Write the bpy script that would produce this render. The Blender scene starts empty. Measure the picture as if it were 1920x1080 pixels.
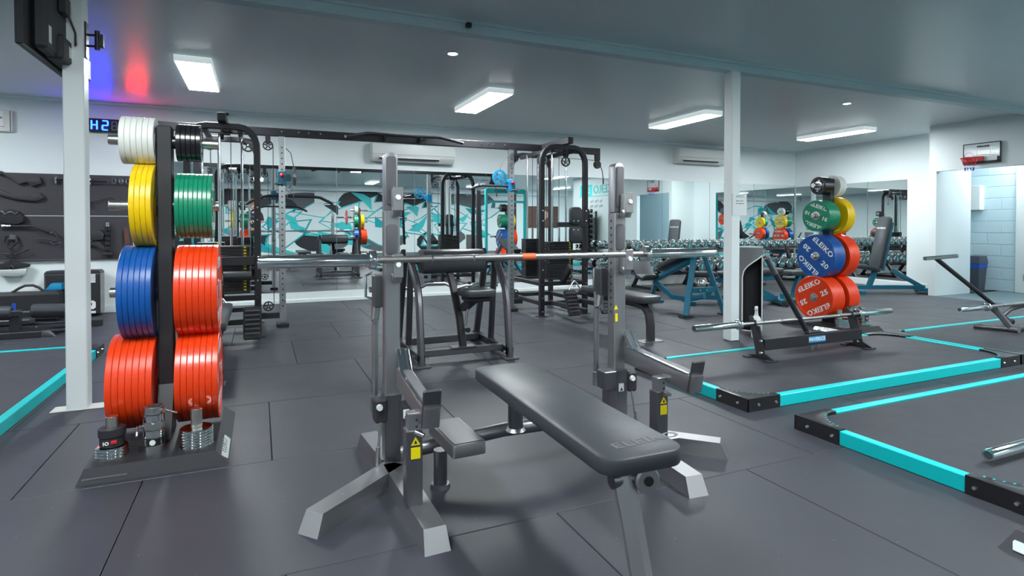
import bpy, bmesh, math, random
from mathutils import Vector, Matrix
R = math.radians
random.seed(7)
SC = bpy.context.scene
COL = SC.collection

# ---------------- camera, world, exposure ----------------
PITCH = R(0.9); YAW = R(23.8); F = 1077.0
cam_d = bpy.data.cameras.new('camera'); cam = bpy.data.objects.new('camera', cam_d); COL.objects.link(cam)
cam.location = (0, 0, 1.08)
cam.rotation_euler = (math.pi/2 - PITCH, 0, -YAW)
cam_d.sensor_width = 36.0; cam_d.sensor_fit = 'HORIZONTAL'
cam_d.lens = 36.0*F/1920.0
cam_d.shift_y = -(540.0 - (422.0 + F*math.tan(PITCH)))/1920.0
cam_d.clip_start = 0.05
SC.camera = cam
SC.view_settings.view_transform = 'Standard'; SC.view_settings.look = 'None'
SC.view_settings.gamma = 1.0; SC.view_settings.use_curve_mapping = False
SC.view_settings.exposure = 0.12
PANEL_W = 74.0        # emission of the ceiling panel diffusers
SPOT_W = 40.0
wd = bpy.data.worlds.new('world'); SC.world = wd; wd.use_nodes = True
wd.node_tree.nodes['Background'].inputs[0].default_value = (0.6, 0.8, 0.9, 1)
wd.node_tree.nodes['Background'].inputs[1].default_value = 0.05
try:
    SC.cycles.max_bounces = 14; SC.cycles.diffuse_bounces = 6; SC.cycles.glossy_bounces = 8
    SC.cycles.sample_clamp_indirect = 8.0; SC.cycles.caustics_reflective = False
    SC.cycles.use_denoising = True
except Exception: pass

# ---------------- materials ----------------
MATS = {}
def mat(name, col, rough=0.5, metal=0.0, spec=0.5, emis=0.0, noise=0.0, nscale=30.0, bump=0.0, bscale=200.0, coat=0.0, rvar=0.0, alpha=1.0, trans=0.0):
    m = bpy.data.materials.new(name); m.use_nodes = True
    nt = m.node_tree; b = nt.nodes['Principled BSDF']
    b.inputs['Base Color'].default_value = (*col, 1); b.inputs['Roughness'].default_value = rough
    b.inputs['Metallic'].default_value = metal; b.inputs['Specular IOR Level'].default_value = spec
    b.inputs['Coat Weight'].default_value = coat; b.inputs['Coat Roughness'].default_value = 0.12
    b.inputs['Alpha'].default_value = alpha; b.inputs['Transmission Weight'].default_value = trans
    if emis:
        b.inputs['Emission Color'].default_value = (*col, 1); b.inputs['Emission Strength'].default_value = emis
    if noise or bump or rvar:
        tc = nt.nodes.new('ShaderNodeTexCoord')
        n = nt.nodes.new('ShaderNodeTexNoise'); n.inputs['Scale'].default_value = nscale; n.inputs['Detail'].default_value = 5
        nt.links.new(tc.outputs['Object'], n.inputs['Vector'])
        if noise:
            mx = nt.nodes.new('ShaderNodeMix'); mx.data_type = 'RGBA'
            mx.inputs['A'].default_value = (*[c*(1-noise) for c in col], 1)
            mx.inputs['B'].default_value = (*[min(1, c*(1+noise)) for c in col], 1)
            nt.links.new(n.outputs['Fac'], mx.inputs['Factor']); nt.links.new(mx.outputs['Result'], b.inputs['Base Color'])
        if rvar:
            mr = nt.nodes.new('ShaderNodeMapRange'); mr.inputs['To Min'].default_value = max(0, rough-rvar); mr.inputs['To Max'].default_value = min(1, rough+rvar)
            nt.links.new(n.outputs['Fac'], mr.inputs['Value']); nt.links.new(mr.outputs['Result'], b.inputs['Roughness'])
        if bump:
            n2 = nt.nodes.new('ShaderNodeTexNoise'); n2.inputs['Scale'].default_value = bscale; n2.inputs['Detail'].default_value = 3
            nt.links.new(tc.outputs['Object'], n2.inputs['Vector'])
            bp = nt.nodes.new('ShaderNodeBump'); bp.inputs['Strength'].default_value = bump; bp.inputs['Distance'].default_value = 0.002
            nt.links.new(n2.outputs['Fac'], bp.inputs['Height']); nt.links.new(bp.outputs['Normal'], b.inputs['Normal'])
    MATS[name] = m
    return m
def rubber():
    m = mat('rubber_flecked', (0.036, 0.038, 0.050), 0.5, noise=0.12, nscale=2.2, bump=0.22, bscale=350, rvar=0.1)
    nt = m.node_tree; b = nt.nodes['Principled BSDF']
    src = b.inputs['Base Color'].links[0].from_socket
    tc = nt.nodes.new('ShaderNodeTexCoord'); geo = nt.nodes.new('ShaderNodeNewGeometry')
    v = nt.nodes.new('ShaderNodeTexVoronoi'); v.inputs['Scale'].default_value = 22
    nt.links.new(geo.outputs['Position'], v.inputs['Vector'])
    th = nt.nodes.new('ShaderNodeMath'); th.operation = 'LESS_THAN'; th.inputs[1].default_value = 0.045
    nt.links.new(v.outputs['Distance'], th.inputs[0])
    sep = nt.nodes.new('ShaderNodeSeparateColor'); nt.links.new(v.outputs['Color'], sep.inputs[0])
    t2 = nt.nodes.new('ShaderNodeMath'); t2.operation = 'GREATER_THAN'; t2.inputs[1].default_value = 0.55
    nt.links.new(sep.outputs[0], t2.inputs[0])
    mu = nt.nodes.new('ShaderNodeMath'); mu.operation = 'MULTIPLY'; nt.links.new(th.outputs[0], mu.inputs[0]); nt.links.new(t2.outputs[0], mu.inputs[1])
    mx = nt.nodes.new('ShaderNodeMix'); mx.data_type = 'RGBA'; mx.inputs['B'].default_value = (0.16, 0.20, 0.36, 1)
    nt.links.new(src, mx.inputs['A']); nt.links.new(mu.outputs[0], mx.inputs['Factor']); nt.links.new(mx.outputs['Result'], b.inputs['Base Color'])
    return m
rubber()
mat('floor_base', (0.02, 0.02, 0.024), 0.9)
mat('platform_mat', (0.033, 0.034, 0.044), 0.55, bump=0.2, noise=0.15, nscale=6, rvar=0.08)
mat('wall_paint', (0.80, 0.87, 0.885), 0.55, noise=0.02, nscale=1.5)
mat('corridor_paint', (0.58, 0.72, 0.78), 0.45, bump=0.3, bscale=40)
mat('ceiling_paint', (0.80, 0.885, 0.90), 0.30, spec=0.5)
mat('beam_paint', (0.55, 0.70, 0.74), 0.4)
mat('post_paint', (0.80, 0.86, 0.87), 0.4)
mat('corridor_floor', (0.12, 0.17, 0.19), 0.5, noise=0.1)
mat('mirror', (0.93, 0.985, 0.98), 0.0, metal=1.0)
mat('mirror_edge', (0.25, 0.35, 0.35), 0.2, metal=0.6)
mat('steel', (0.40, 0.40, 0.41), 0.42, metal=1.0)
mat('steel_light', (0.50, 0.52, 0.53), 0.3, metal=1.0, rvar=0.08, nscale=12)
mat('steel_dark', (0.16, 0.16, 0.175), 0.36, metal=0.85, rvar=0.06, nscale=15)
mat('chrome', (0.75, 0.79, 0.80), 0.10, metal=1.0)
mat('nickel', (0.72, 0.69, 0.63), 0.26, metal=1.0)
mat('bar_steel', (0.44, 0.43, 0.42), 0.32, metal=1.0, bump=0.25, bscale=900)
mat('gun', (0.022, 0.021, 0.026), 0.42, metal=0.2, rvar=0.06, nscale=10)
mat('black_paint', (0.012, 0.012, 0.015), 0.35, coat=0.2)
mat('black_matt', (0.022, 0.022, 0.027), 0.55)
mat('black_rubber', (0.025, 0.025, 0.028), 0.6, bump=0.2)
mat('plastic_grey', (0.09, 0.09, 0.10), 0.45)
mat('pad_vinyl', (0.036, 0.041, 0.048), 0.40, bump=0.12, bscale=500, rvar=0.08, nscale=6)
mat('pad_vinyl_side', (0.03, 0.032, 0.038), 0.5, bump=0.1, bscale=500)
mat('teal_powder', (0.0, 0.60, 0.63), 0.40, bump=0.1, bscale=600)
mat('teal_frame', (0.005, 0.155, 0.25), 0.36, coat=0.15)
mat('red_plate', (0.82, 0.050, 0.006), 0.32, noise=0.08, nscale=12, coat=0.15, rvar=0.06)
mat('blue_plate', (0.006, 0.085, 0.35), 0.30, noise=0.08, nscale=12, coat=0.15, rvar=0.06)
mat('yellow_plate', (0.85, 0.56, 0.004), 0.34, noise=0.06, nscale=12, coat=0.1)
mat('green_plate', (0.006, 0.24, 0.125), 0.30, noise=0.08, nscale=12, coat=0.15)
mat('white_plate', (0.74, 0.76, 0.72), 0.38, noise=0.05, nscale=12)
mat('black_plate', (0.012, 0.012, 0.015), 0.25, coat=0.3)
mat('white_print', (0.85, 0.87, 0.87), 0.5)
mat('black_print', (0.01, 0.01, 0.01), 0.5)
mat('grey_print', (0.16, 0.17, 0.18), 0.5)
mat('white_plastic', (0.78, 0.81, 0.80), 0.35)
mat('cream_plastic', (0.70, 0.71, 0.66), 0.4)
mat('slot_dark', (0.03, 0.035, 0.035), 0.6)
mat('teal_print', (0.03, 0.45, 0.45), 0.5)
mat('blue_print', (0.02, 0.30, 0.65), 0.5)
mat('yellow_sticker', (0.85, 0.70, 0.0), 0.5)
mat('silver_label', (0.55, 0.60, 0.60), 0.4, metal=0.3)
mat('orange_tape', (0.85, 0.16, 0.05), 0.5)
mat('red_plastic', (0.65, 0.02, 0.03), 0.35)
mat('blue_plastic', (0.02, 0.10, 0.60), 0.35)
mat('sky_blue_plastic', (0.01, 0.26, 0.50), 0.4)
mat('bin_grey', (0.07, 0.08, 0.11), 0.5)
mat('pegboard', (0.040, 0.036, 0.044), 0.55)
mat('skin', (0.55, 0.33, 0.25), 0.5)
mat('hair', (0.14, 0.07, 0.04), 0.6, bump=0.4, bscale=300)
mat('cloth_black', (0.02, 0.02, 0.025), 0.85)
mat('cloth_blue', (0.02, 0.12, 0.45), 0.8)
mat('cable', (0.05, 0.05, 0.055), 0.4)
mat('opal_side', (0.85, 0.95, 0.95), 0.5, emis=0.45)
mat('panel_light', (0.93, 0.99, 1.0), 0.5, emis=PANEL_W)
mat('spot_light', (1.0, 1.0, 0.98), 0.5, emis=SPOT_W)
mat('led_blue', (0.0015, 0.0075, 1.0), 0.5, emis=105.0)
mat('led_red', (1.0, 0.012, 0.010), 0.5, emis=50.0)
mat('mural_white', (0.72, 0.80, 0.82), 0.6)
mat('mural_teal', (0.0, 0.33, 0.38), 0.6)
mat('mural_light_teal', (0.04, 0.52, 0.54), 0.6)
mat('mural_grey', (0.10, 0.115, 0.13), 0.6)
mat('mural_black', (0.012, 0.015, 0.02), 0.6)
mat('poster_brown', (0.10, 0.045, 0.035), 0.5, noise=0.5, nscale=8)
mat('poster_skin', (0.55, 0.36, 0.28), 0.5)
mat('paper', (0.80, 0.84, 0.84), 0.6)
mat('glass_clear', (0.9, 0.97, 0.97), 0.02, trans=1.0)
mat('glass_board', (0.62, 0.72, 0.76), 0.1)
mat('bottle_white', (0.75, 0.79, 0.80), 0.25)
def M_(n): return MATS[n]

# ---------------- mesh builder ----------------
def frame(p0, p1, upv=(0, 0, 1)):
    z = (Vector(p1)-Vector(p0)); L = z.length; z.normalize()
    u = Vector(upv)
    if abs(z.dot(u)) > 0.99: u = Vector((0, 1, 0))
    x = u.cross(z).normalized(); y = z.cross(x)
    m = Matrix((( x.x, y.x, z.x, p0[0]), (x.y, y.y, z.y, p0[1]), (x.z, y.z, z.z, p0[2]), (0, 0, 0, 1)))
    return m, L
def TR(x=0, y=0, z=0, rx=0, ry=0, rz=0):
    return Matrix.Translation((x, y, z)) @ Matrix.Rotation(rz, 4, 'Z') @ Matrix.Rotation(ry, 4, 'Y') @ Matrix.Rotation(rx, 4, 'X')
class MB:
    def __init__(s): s.v = []; s.f = []
    def add(s, vs, fs, M=None):
        o = len(s.v)
        s.v += [tuple(M @ Vector(p)) if M is not None else tuple(p) for p in vs]
        s.f += [tuple(i+o for i in f) for f in fs]
        return s
    def box(s, x0, x1, y0, y1, z0, z1, b=0.0, M=None):
        if x0 > x1: x0, x1 = x1, x0
        if y0 > y1: y0, y1 = y1, y0
        if z0 > z1: z0, z1 = z1, z0
        if b <= 0:
            vs = [(x, y, z) for z in (z0, z1) for y in (y0, y1) for x in (x0, x1)]
            fs = [(0, 2, 3, 1), (4, 5, 7, 6), (0, 1, 5, 4), (2, 6, 7, 3), (0, 4, 6, 2), (1, 3, 7, 5)]
            return s.add(vs, fs, M)
        b = min(b, (x1-x0)*.45, (y1-y0)*.45, (z1-z0)*.45)
        vs = []; X = (x0, x1); Y = (y0, y1); Z = (z0, z1)
        idx = {}
        for k in (0, 1):
            for j in (0, 1):
                for i in (0, 1):
                    cx, cy, cz = X[i], Y[j], Z[k]
                    dx = b*(1-2*i); dy = b*(1-2*j); dz = b*(1-2*k)
                    idx[i, j, k, 'x'] = len(vs); vs.append((cx, cy+dy, cz+dz))
                    idx[i, j, k, 'y'] = len(vs); vs.append((cx+dx, cy, cz+dz))
                    idx[i, j, k, 'z'] = len(vs); vs.append((cx+dx, cy+dy, cz))
        I = idx; fs = []
        fs.append((I[0,0,0,'x'], I[0,0,1,'x'], I[0,1,1,'x'], I[0,1,0,'x'])); fs.append((I[1,0,0,'x'], I[1,1,0,'x'], I[1,1,1,'x'], I[1,0,1,'x']))
        fs.append((I[0,0,0,'y'], I[1,0,0,'y'], I[1,0,1,'y'], I[0,0,1,'y'])); fs.append((I[0,1,0,'y'], I[0,1,1,'y'], I[1,1,1,'y'], I[1,1,0,'y']))
        fs.append((I[0,0,0,'z'], I[0,1,0,'z'], I[1,1,0,'z'], I[1,0,0,'z'])); fs.append((I[0,0,1,'z'], I[1,0,1,'z'], I[1,1,1,'z'], I[0,1,1,'z']))
        for a in (0, 1):
            for c in (0, 1):
                q = [I[0,a,c,'y'], I[1,a,c,'y'], I[1,a,c,'z'], I[0,a,c,'z']]; fs.append(tuple(q if (a == c) else q[::-1]) if False else tuple(q))
                q = [I[a,0,c,'x'], I[a,1,c,'x'], I[a,1,c,'z'], I[a,0,c,'z']]; fs.append(tuple(q))
                q = [I[a,c,0,'x'], I[a,c,1,'x'], I[a,c,1,'y'], I[a,c,0,'y']]; fs.append(tuple(q))
                for k in (0, 1): fs.append((I[a,c,k,'x'], I[a,c,k,'y'], I[a,c,k,'z']))
        return s.add(vs, fs, M)
    def bar(s, p0, p1, w, h, b=0.003, up=(0, 0, 1)):
        m, L = frame(p0, p1, up)
        return s.box(-w/2, w/2, -h/2, h/2, 0, L, b, m)
    def cyl(s, p0, p1, r0, r1=None, n=16, cap=True, ch=0.0):
        if r1 is None: r1 = r0
        m, L = frame(p0, p1)
        prof = [(r0, 0), (r1, L)]
        if ch: prof = [(r0-ch, 0), (r0, ch), (r1, L-ch), (r1-ch, L)]
        return s.lathe(prof, m, n, cap)
    def lathe(s, prof, m=None, n=24, cap=True, closed=False):
        vs = []; fs = []; k = len(prof)
        for r, z in prof:
            for i in range(n):
                a = 2*math.pi*i/n; vs.append((r*math.cos(a), r*math.sin(a), z))
        rng = range(k) if closed else range(k-1)
        for j in rng:
            j2 = (j+1) % k
            for i in range(n):
                i2 = (i+1) % n; fs.append((j*n+i, j*n+i2, j2*n+i2, j2*n+i))
        if cap and not closed:
            fs.append(tuple(range(n-1, -1, -1))); fs.append(tuple((k-1)*n+i for i in range(n)))
        return s.add(vs, fs, m)
    def ring(s, c0, c1, ro, ri, n=24):
        m, L = frame(c0, c1)
        return s.lathe([(ri, 0), (ro, 0), (ro, L), (ri, L)], m, n, closed=True)
    def sweep(s, pts, prof, closed=False, up=(0, 0, 1)):
        P = [Vector(p) for p in pts]; n = len(P); k = len(prof); vs = []; fs = []
        T = []
        for i in range(n):
            if closed: t = (P[(i+1) % n]-P[i-1])
            else: t = P[min(i+1, n-1)]-P[max(i-1, 0)]
            T.append(t.normalized())
        u = Vector(up); t0 = T[0]
        if abs(u.dot(t0)) > 0.97: u = Vector((0, 1, 0)) if abs(t0.y) < 0.9 else Vector((1, 0, 0))
        nrm = (u - t0*u.dot(t0)).normalized()
        for i in range(n):
            t = T[i]
            nrm = (nrm - t*nrm.dot(t)).normalized(); bn = t.cross(nrm)
            sc = 1.0
            if 0 < i < n-1:
                a = (P[i]-P[i-1]).normalized().dot((P[i+1]-P[i]).normalized()); sc = 1/math.sqrt(max(0.3, (1+a)/2))
            for (a, b) in prof: vs.append(P[i] + bn*a + nrm*b)
        for i in range(n if closed else n-1):
            i2 = (i+1) % n
            for j in range(k):
                j2 = (j+1) % k; fs.append((i*k+j, i*k+j2, i2*k+j2, i2*k+j))
        if not closed: fs.append(tuple(range(k-1, -1, -1))); fs.append(tuple((n-1)*k+j for j in range(k)))
        return s.add(vs, fs)
    def tube(s, pts, r, n=10, closed=False):
        return s.sweep(pts, [(r*math.cos(2*math.pi*i/n), r*math.sin(2*math.pi*i/n)) for i in range(n)], closed)
    def rtube(s, pts, w, h, closed=False, up=(0, 0, 1), c=0.006):
        a = w/2; b = h/2
        return s.sweep(pts, [(-a+c, -b), (a-c, -b), (a, -b+c), (a, b-c), (a-c, b), (-a+c, b), (-a, b-c), (-a, -b+c)], closed, up)
    def prism(s, poly, h, M=None, b=0.0):
        n = len(poly)
        if b > 0:
            c = Vector((sum(p[0] for p in poly)/n, sum(p[1] for p in poly)/n))
            def off(d):
                out = []
                for i in range(n):
                    p = Vector(poly[i][:2]); a = Vector(poly[i-1][:2]); q = Vector(poly[(i+1) % n][:2])
                    e1 = (p-a).normalized(); e2 = (q-p).normalized()
                    n1 = Vector((-e1.y, e1.x)); n2 = Vector((-e2.y, e2.x)); nn = (n1+n2)
                    nn = nn/max(0.2, nn.length_squared)*2 if nn.length > 1e-6 else n1
                    out.append(p+nn*d)
                return out
            area = sum(poly[i-1][0]*poly[i][1]-poly[i][0]*poly[i-1][1] for i in range(n))
            sg = 1 if area > 0 else -1
            layers = [(off(sg*b), 0), (off(sg*b*.3), b*.3), (off(0), b), (off(0), h-b), (off(sg*b*.3), h-b*.3), (off(sg*b), h)]
        else: layers = [([Vector(p[:2]) for p in poly], 0), ([Vector(p[:2]) for p in poly], h)]
        vs = [(p.x, p.y, z) for L, z in layers for p in L]; fs = []
        for k in range(len(layers)-1):
            for i in range(n):
                i2 = (i+1) % n; fs.append((k*n+i, k*n+i2, (k+1)*n+i2, (k+1)*n+i))
        fs.append(tuple(range(n-1, -1, -1))); fs.append(tuple((len(layers)-1)*n+i for i in range(n)))
        return s.add(vs, fs, M)
    def sphere(s, c, r, n=12, m=8, sc=(1, 1, 1)):
        prof = [(max(1e-5, r*math.sin(math.pi*i/m)), -r*math.cos(math.pi*i/m)) for i in range(m+1)]
        return s.lathe(prof, Matrix.Translation(c) @ Matrix.Diagonal((*sc, 1)), n, cap=False)
    def mesh(s, name, m, ang=35, smooth=True):
        me = bpy.data.meshes.new(name); me.from_pydata([tuple(v) for v in s.v], [], s.f)
        bm = bmesh.new(); bm.from_mesh(me); bmesh.ops.remove_doubles(bm, verts=bm.verts, dist=1e-6) if False else None
        bmesh.ops.recalc_face_normals(bm, faces=bm.faces); bm.to_mesh(me); bm.free()
        me.materials.append(M_(m) if isinstance(m, str) else m)
        if smooth:
            me.shade_smooth(); me.set_sharp_from_angle(angle=R(ang))
        return me
def obj(name, me, parent=None, label=None, M=None):
    o = bpy.data.objects.new(name, me); COL.objects.link(o)
    if parent is not None: o.parent = parent
    if M is not None: o.matrix_local = M
    if label: o['label'] = label
    return o
def part(name, mb, m, parent, label=None, ang=35, M=None): return obj(name, mb.mesh(name, m, ang), parent, label, M)
def struct(name, mb, m, label=None):
    o = part(name, mb, m, None, label); o['kind'] = 'structure'; o['label'] = label or name.replace('_', ' '); return o
def tag(o, label, cat, group=None):
    o['label'] = label; o['category'] = cat
    if group: o['group'] = group
    return o
def thing(name, label, cat, loc=(0, 0, 0), rz=0.0, group=None):
    o = bpy.data.objects.new(name, None); COL.objects.link(o); o.empty_display_size = 0.1
    o.location = loc; o.rotation_euler = (0, 0, rz)
    return tag(o, label, cat, group)
def copy_tree(o, parent=None, M=None):
    c = o.copy(); COL.objects.link(c); c.parent = parent
    if M is not None: c.matrix_local = M
    for ch in list(o.children): copy_tree(ch, c)
    return c
TXT = {}
def text_mesh(s, size, m, ext=0.0008, bold=0.0, sx=1.0, shear=0.0):
    k = (s, size, m, ext, bold, sx, shear)
    if k not in TXT:
        cu = bpy.data.curves.new('lettering', 'FONT'); cu.body = s; cu.size = size; cu.extrude = ext; cu.offset = bold; cu.shear = shear
        cu.align_x = 'CENTER'; cu.align_y = 'CENTER'; cu.resolution_u = 3; cu.space_character = 1.1 if bold > 0 else 1.0
        o = bpy.data.objects.new('lettering', cu); COL.objects.link(o)
        dg = bpy.context.evaluated_depsgraph_get(); dg.update()
        me = bpy.data.meshes.new_from_object(o.evaluated_get(dg)); bpy.data.objects.remove(o)
        me.transform(Matrix.Diagonal((sx, 1, 1, 1))); me.materials.clear(); me.materials.append(M_(m)); TXT[k] = me
    return TXT[k]
def text(name, s, size, m, M, parent=None, label=None, **kw):
    return obj(name, text_mesh(s, size, m, **kw), parent, label, M)
# plane matrices: face text towards -Y, -X, +X, +Z
def face_my(x, y, z): return Matrix.Translation((x, y, z)) @ Matrix.Rotation(R(90), 4, 'X')
def face_mx(x, y, z): return Matrix.Translation((x, y, z)) @ Matrix.Rotation(R(-90), 4, 'Z') @ Matrix.Rotation(R(90), 4, 'X')
def face_px(x, y, z): return Matrix.Translation((x, y, z)) @ Matrix.Rotation(R(90), 4, 'Z') @ Matrix.Rotation(R(90), 4, 'X')
def rrect(w, l, r, n=5, cx=0, cy=0):
    out = []
    for (sx, sy, a0) in ((1, 1, 0), (-1, 1, 90), (-1, -1, 180), (1, -1, 270)):
        for i in range(n+1):
            a = R(a0+90*i/n); out.append((cx+sx*(w/2-r)+r*math.cos(a), cy+sy*(l/2-r)+r*math.sin(a)))
    return out
ORD = ['first', 'second', 'third', 'fourth', 'fifth', 'sixth', 'seventh', 'eighth', 'ninth', 'tenth', 'eleventh', 'twelfth', 'thirteenth', 'fourteenth', 'fifteenth', 'sixteenth', 'seventeenth', 'eighteenth', 'nineteenth', 'twentieth', 'twenty-first', 'twenty-second', 'twenty-third', 'twenty-fourth']
# ---------------- the room ----------------
CEIL = 2.59; YB = 8.5; YS = -5.5; XL = -6.6; XM = 10.13; XR = 9.42; XE = 12.6
fl = MB(); fl.box(XL-.1, XE+.1, YS-.1, YB+.1, -0.12, -0.012)
floor = struct('floor', fl, 'floor_base', 'dark rubber tiled gym floor')
# rubber tiles: staggered rows
TW = 0.9475
tile_cache = {}
def tile_mesh(w, l):
    k = (round(w, 3), round(l, 3))
    if k not in tile_cache:
        g = 0.0018
        tile_cache[k] = MB().box(g, w-g, g, l-g, -0.0118, 0, 0.0022).mesh('tile', 'rubber_flecked', smooth=False)
    return tile_cache[k]
phase = {0: 0.07, 1: -0.455, 2: 0.05, 3: -0.245, 4: 0.27, 5: -0.23, 6: 0.235}
y0r = 1.892 - 8*0.9505
for r in range(0, 16):
    ya = y0r + r*0.9505; yb = ya + 0.9505
    ph = phase.get(r-7, random.uniform(0, TW))
    if r-7 == 0: ph = 1.018-TW
    ya_, yb_ = max(ya, YS), min(yb, YB)
    if yb_-ya_ < 0.02: continue
    xmax = XM if ya_ >= 5.39 else XR
    k = math.floor((XL-ph)/TW)
    x = ph + k*TW
    while x < xmax:
        xa, xb = max(x, XL), min(x+TW, xmax)
        if xb-xa > 0.03:
            o = obj('tile', tile_mesh(xb-xa, yb_-ya_), floor); o.location = (xa, ya_, 0)
        x += TW
cf = MB(); cf.box(XR, XE, YS, 5.49, -0.0118, -0.001); cf.box(10.31, 11.1, 5.39, 7.2, -0.0118, -0.001)
cfo = part('corridor_floor', cf, 'corridor_floor', floor)
struct('ceiling', MB().box(XL-.1, XE+.1, YS-.1, YB+.1, CEIL, CEIL+.1), 'ceiling_paint', 'grey painted gym ceiling')
wb = struct('wall_back', MB().box(XL-.1, XE, YB, YB+.12, 0, CEIL), 'wall_paint', 'white back wall behind the mirrors')
struct('wall_left', MB().box(XL-.12, XL, YS, YB, 0, CEIL), 'wall_paint', 'white left side wall')
struct('wall_front', MB().box(XL-.1, XE, YS-.12, YS, 0, CEIL), 'wall_paint', 'white wall opposite the mirrors carrying the mural')
wr = MB(); wr.box(XM, 10.31, 5.39, YB, 0, CEIL)
wr.box(XR, XM, 5.39, 5.49, 0, CEIL)
wr.box(XR, XR+.1, 4.05, 5.39, 1.895, CEIL)
wr.box(XR, XR+.1, 0.6, 4.05, 0, CEIL); wr.box(XR+.1, XE, 0.6, 0.7, 0, CEIL)
wall_right = struct('wall_right', wr, 'wall_paint', 'white right wall with open doorway')
struct('wall_east', MB().box(XE, XE+.12, YS, 0.7, 0, CEIL), 'wall_paint', 'white end wall of the far bay')
# corridor
cw = struct('wall_corridor', MB().box(11.108, 11.25, 0.7, 7.2, 0, CEIL), 'corridor_paint', 'pale blue painted block wall of the corridor')
struct('wall_corridor_end', MB().box(10.31, 11.12, 7.2, 7.3, 0, CEIL), 'corridor_paint', 'pale blue end wall of the corridor')
blk = {}
for i in range(13):
    z0 = i*0.19; off = 0.2 if i % 2 else 0.0
    y = 5.16-0.4+off
    while y < 7.19:
        a, b = max(y, 5.16), min(y+0.4, 7.19)
        if b-a > 0.05:
            k = round(b-a, 3)
            if k not in blk: blk[k] = MB().box(0, 0.02, 0.003, k-0.003, 0.003, 0.187, 0.004).mesh('block', 'corridor_paint', smooth=False)
            o = obj('block', blk[k], cw); o.location = (11.1, a, z0)
        y += 0.4
# corridor door at the frame's right edge
d = MB(); d.box(11.06, 11.12, 5.02, 5.15, 0, 2.12, .004); d.box(11.06, 11.12, 4.10, 4.20, 0, 2.12, .004); d.box(11.06, 11.12, 4.10, 5.15, 2.02, 2.12, .004)
dr = struct('door_1', d, 'white_plastic', 'white framed door in the corridor block wall')
dp = MB(); dp.box(11.08, 11.115, 4.2, 5.02, 0.0, 2.02, .003); part('door_panel', dp, 'corridor_paint', dr)
part('glass_pane', MB().box(11.07, 11.08, 4.32, 4.88, 0.5, 1.9, .002), 'glass_board', dr)
for z in (0.25, 1.75): part('hinge', MB().cyl((11.055, 5.03, z-.05), (11.055, 5.03, z+.05), .009, n=8), 'steel_light', dr)
tag(part('meter_box', MB().box(10.97, 11.10, 5.60, 5.93, 1.33, 1.74, .008), 'white_plastic', None), 'white metal box mounted high on the corridor block wall', 'box')
# trim
struct('baseboard_back', MB().box(-1.36, XM, YB-.02, YB, 0, 0.145, .003).box(-1.36, XM, YB-.035, YB, 0, 0.05, .004), 'wall_paint', 'white baseboard under the mirrors')
struct('baseboard_left', MB().box(XL, -1.36, YB-.015, YB, 0, 0.09, .003), 'wall_paint', 'low white baseboard under the pegboard')
struct('baseboard_right', MB().box(XM-.02, XM, 5.49, YB-.04, 0, 0.10, .003), 'wall_paint', 'white baseboard on the right wall')
struct('trim_1', MB().box(XL, XM-.01, YB-.03, YB, CEIL-.035, CEIL, .006), 'wall_paint', 'thin cornice along the back wall')
beam = MB(); beam.box(XL, XR, 4.05, 4.15, 2.505, CEIL, .003); beam.box(XL, XR, 4.03, 4.17, CEIL-.02, CEIL, .002)
struct('trim_2', beam, 'beam_paint', 'pale steel ceiling beam crossing the room')
# mirrors
def mirror_panels(wallo, xs, y, z0, z1, axis):
    for i in range(len(xs)-1):
        a, b = xs[i]+.0015, xs[i+1]-.0015
        mb = MB()
        if axis == 'y': mb.box(a, b, y-.006, y-.0005, z0, z1)
        else: mb.box(y-.006, y-.0005, a, b, z0, z1)
        part('mirror_panel', mb, 'mirror', wallo)
        t = MB()
        if axis == 'y': t.box(b-.001, b+.004, y-.0075, y-.0005, z0, z1)
        else: t.box(y-.0075, y-.0005, b-.001, b+.004, z0, z1)
        part('mirror_joint', t, 'mirror_edge', wallo)
mirror_panels(wb, [-1.28, -0.1, 1.017, 2.145, 3.30, 4.438, 5.6, 6.74, 7.858, 8.989, 10.12], YB, 0.15, 1.895, 'y')
mirror_panels(wall_right, [6.25, 6.95, 7.75, 8.47], XM, 0.12, 1.86, 'x')
# posts
def post(x, y, label, plate):
    t = thing('steel_post', label, 'post', (x, y, 0))
    part('column', MB().box(-.052, .052, -.052, .052, 0, 2.505, .006), 'post_paint', t)
    if plate: part('base_plate', MB().box(-.13, .13, -.055, .055, 0, .006, .002), 'cream_plastic', t)
    return t
post(-0.975, 4.12, 'white square steel post beside the left plate tree', True)
post(4.06, 4.10, 'white square steel post in front of the dumbbell rack', False)
# sheet of paper taped on the right post
pp = tag(part('paper_notice', MB().box(4.015, 4.185, 4.040, 4.0445, 1.17, 1.37), 'paper', None), 'white paper notice taped to the right post', 'notice')
for (s, sz, z, m) in (('SAFETY', .030, 1.345, 'teal_print'), ('Please return', .017, 1.305, 'grey_print'), ('the equipment', .017, 1.282, 'grey_print')):
    text('lettering', s, sz, m, face_my(4.10, 4.0395, z), pp)
# cable trunk sensors
def tiny_cam(x, y, z, label):
    return tag(part('ceiling_sensor', MB().box(x-.02, x+.02, y-.02, y+.02, z-.035, z, .004), 'black_paint', None), label, 'sensor')
sens = tiny_cam(-0.37, 8.44, 2.553, 'small black cube sensor under the cornice above the cable station')
tiny_cam(1.42, 4.01, 2.565, 'small black cube sensor on the ceiling beam')
part('power_cord', MB().tube([(-.37, 8.44, 2.52), (-.42, 8.47, 2.46), (-.41, 8.475, 2.4), (-.5, 8.48, 2.33)], .006, 6), 'cable', sens)
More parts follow.
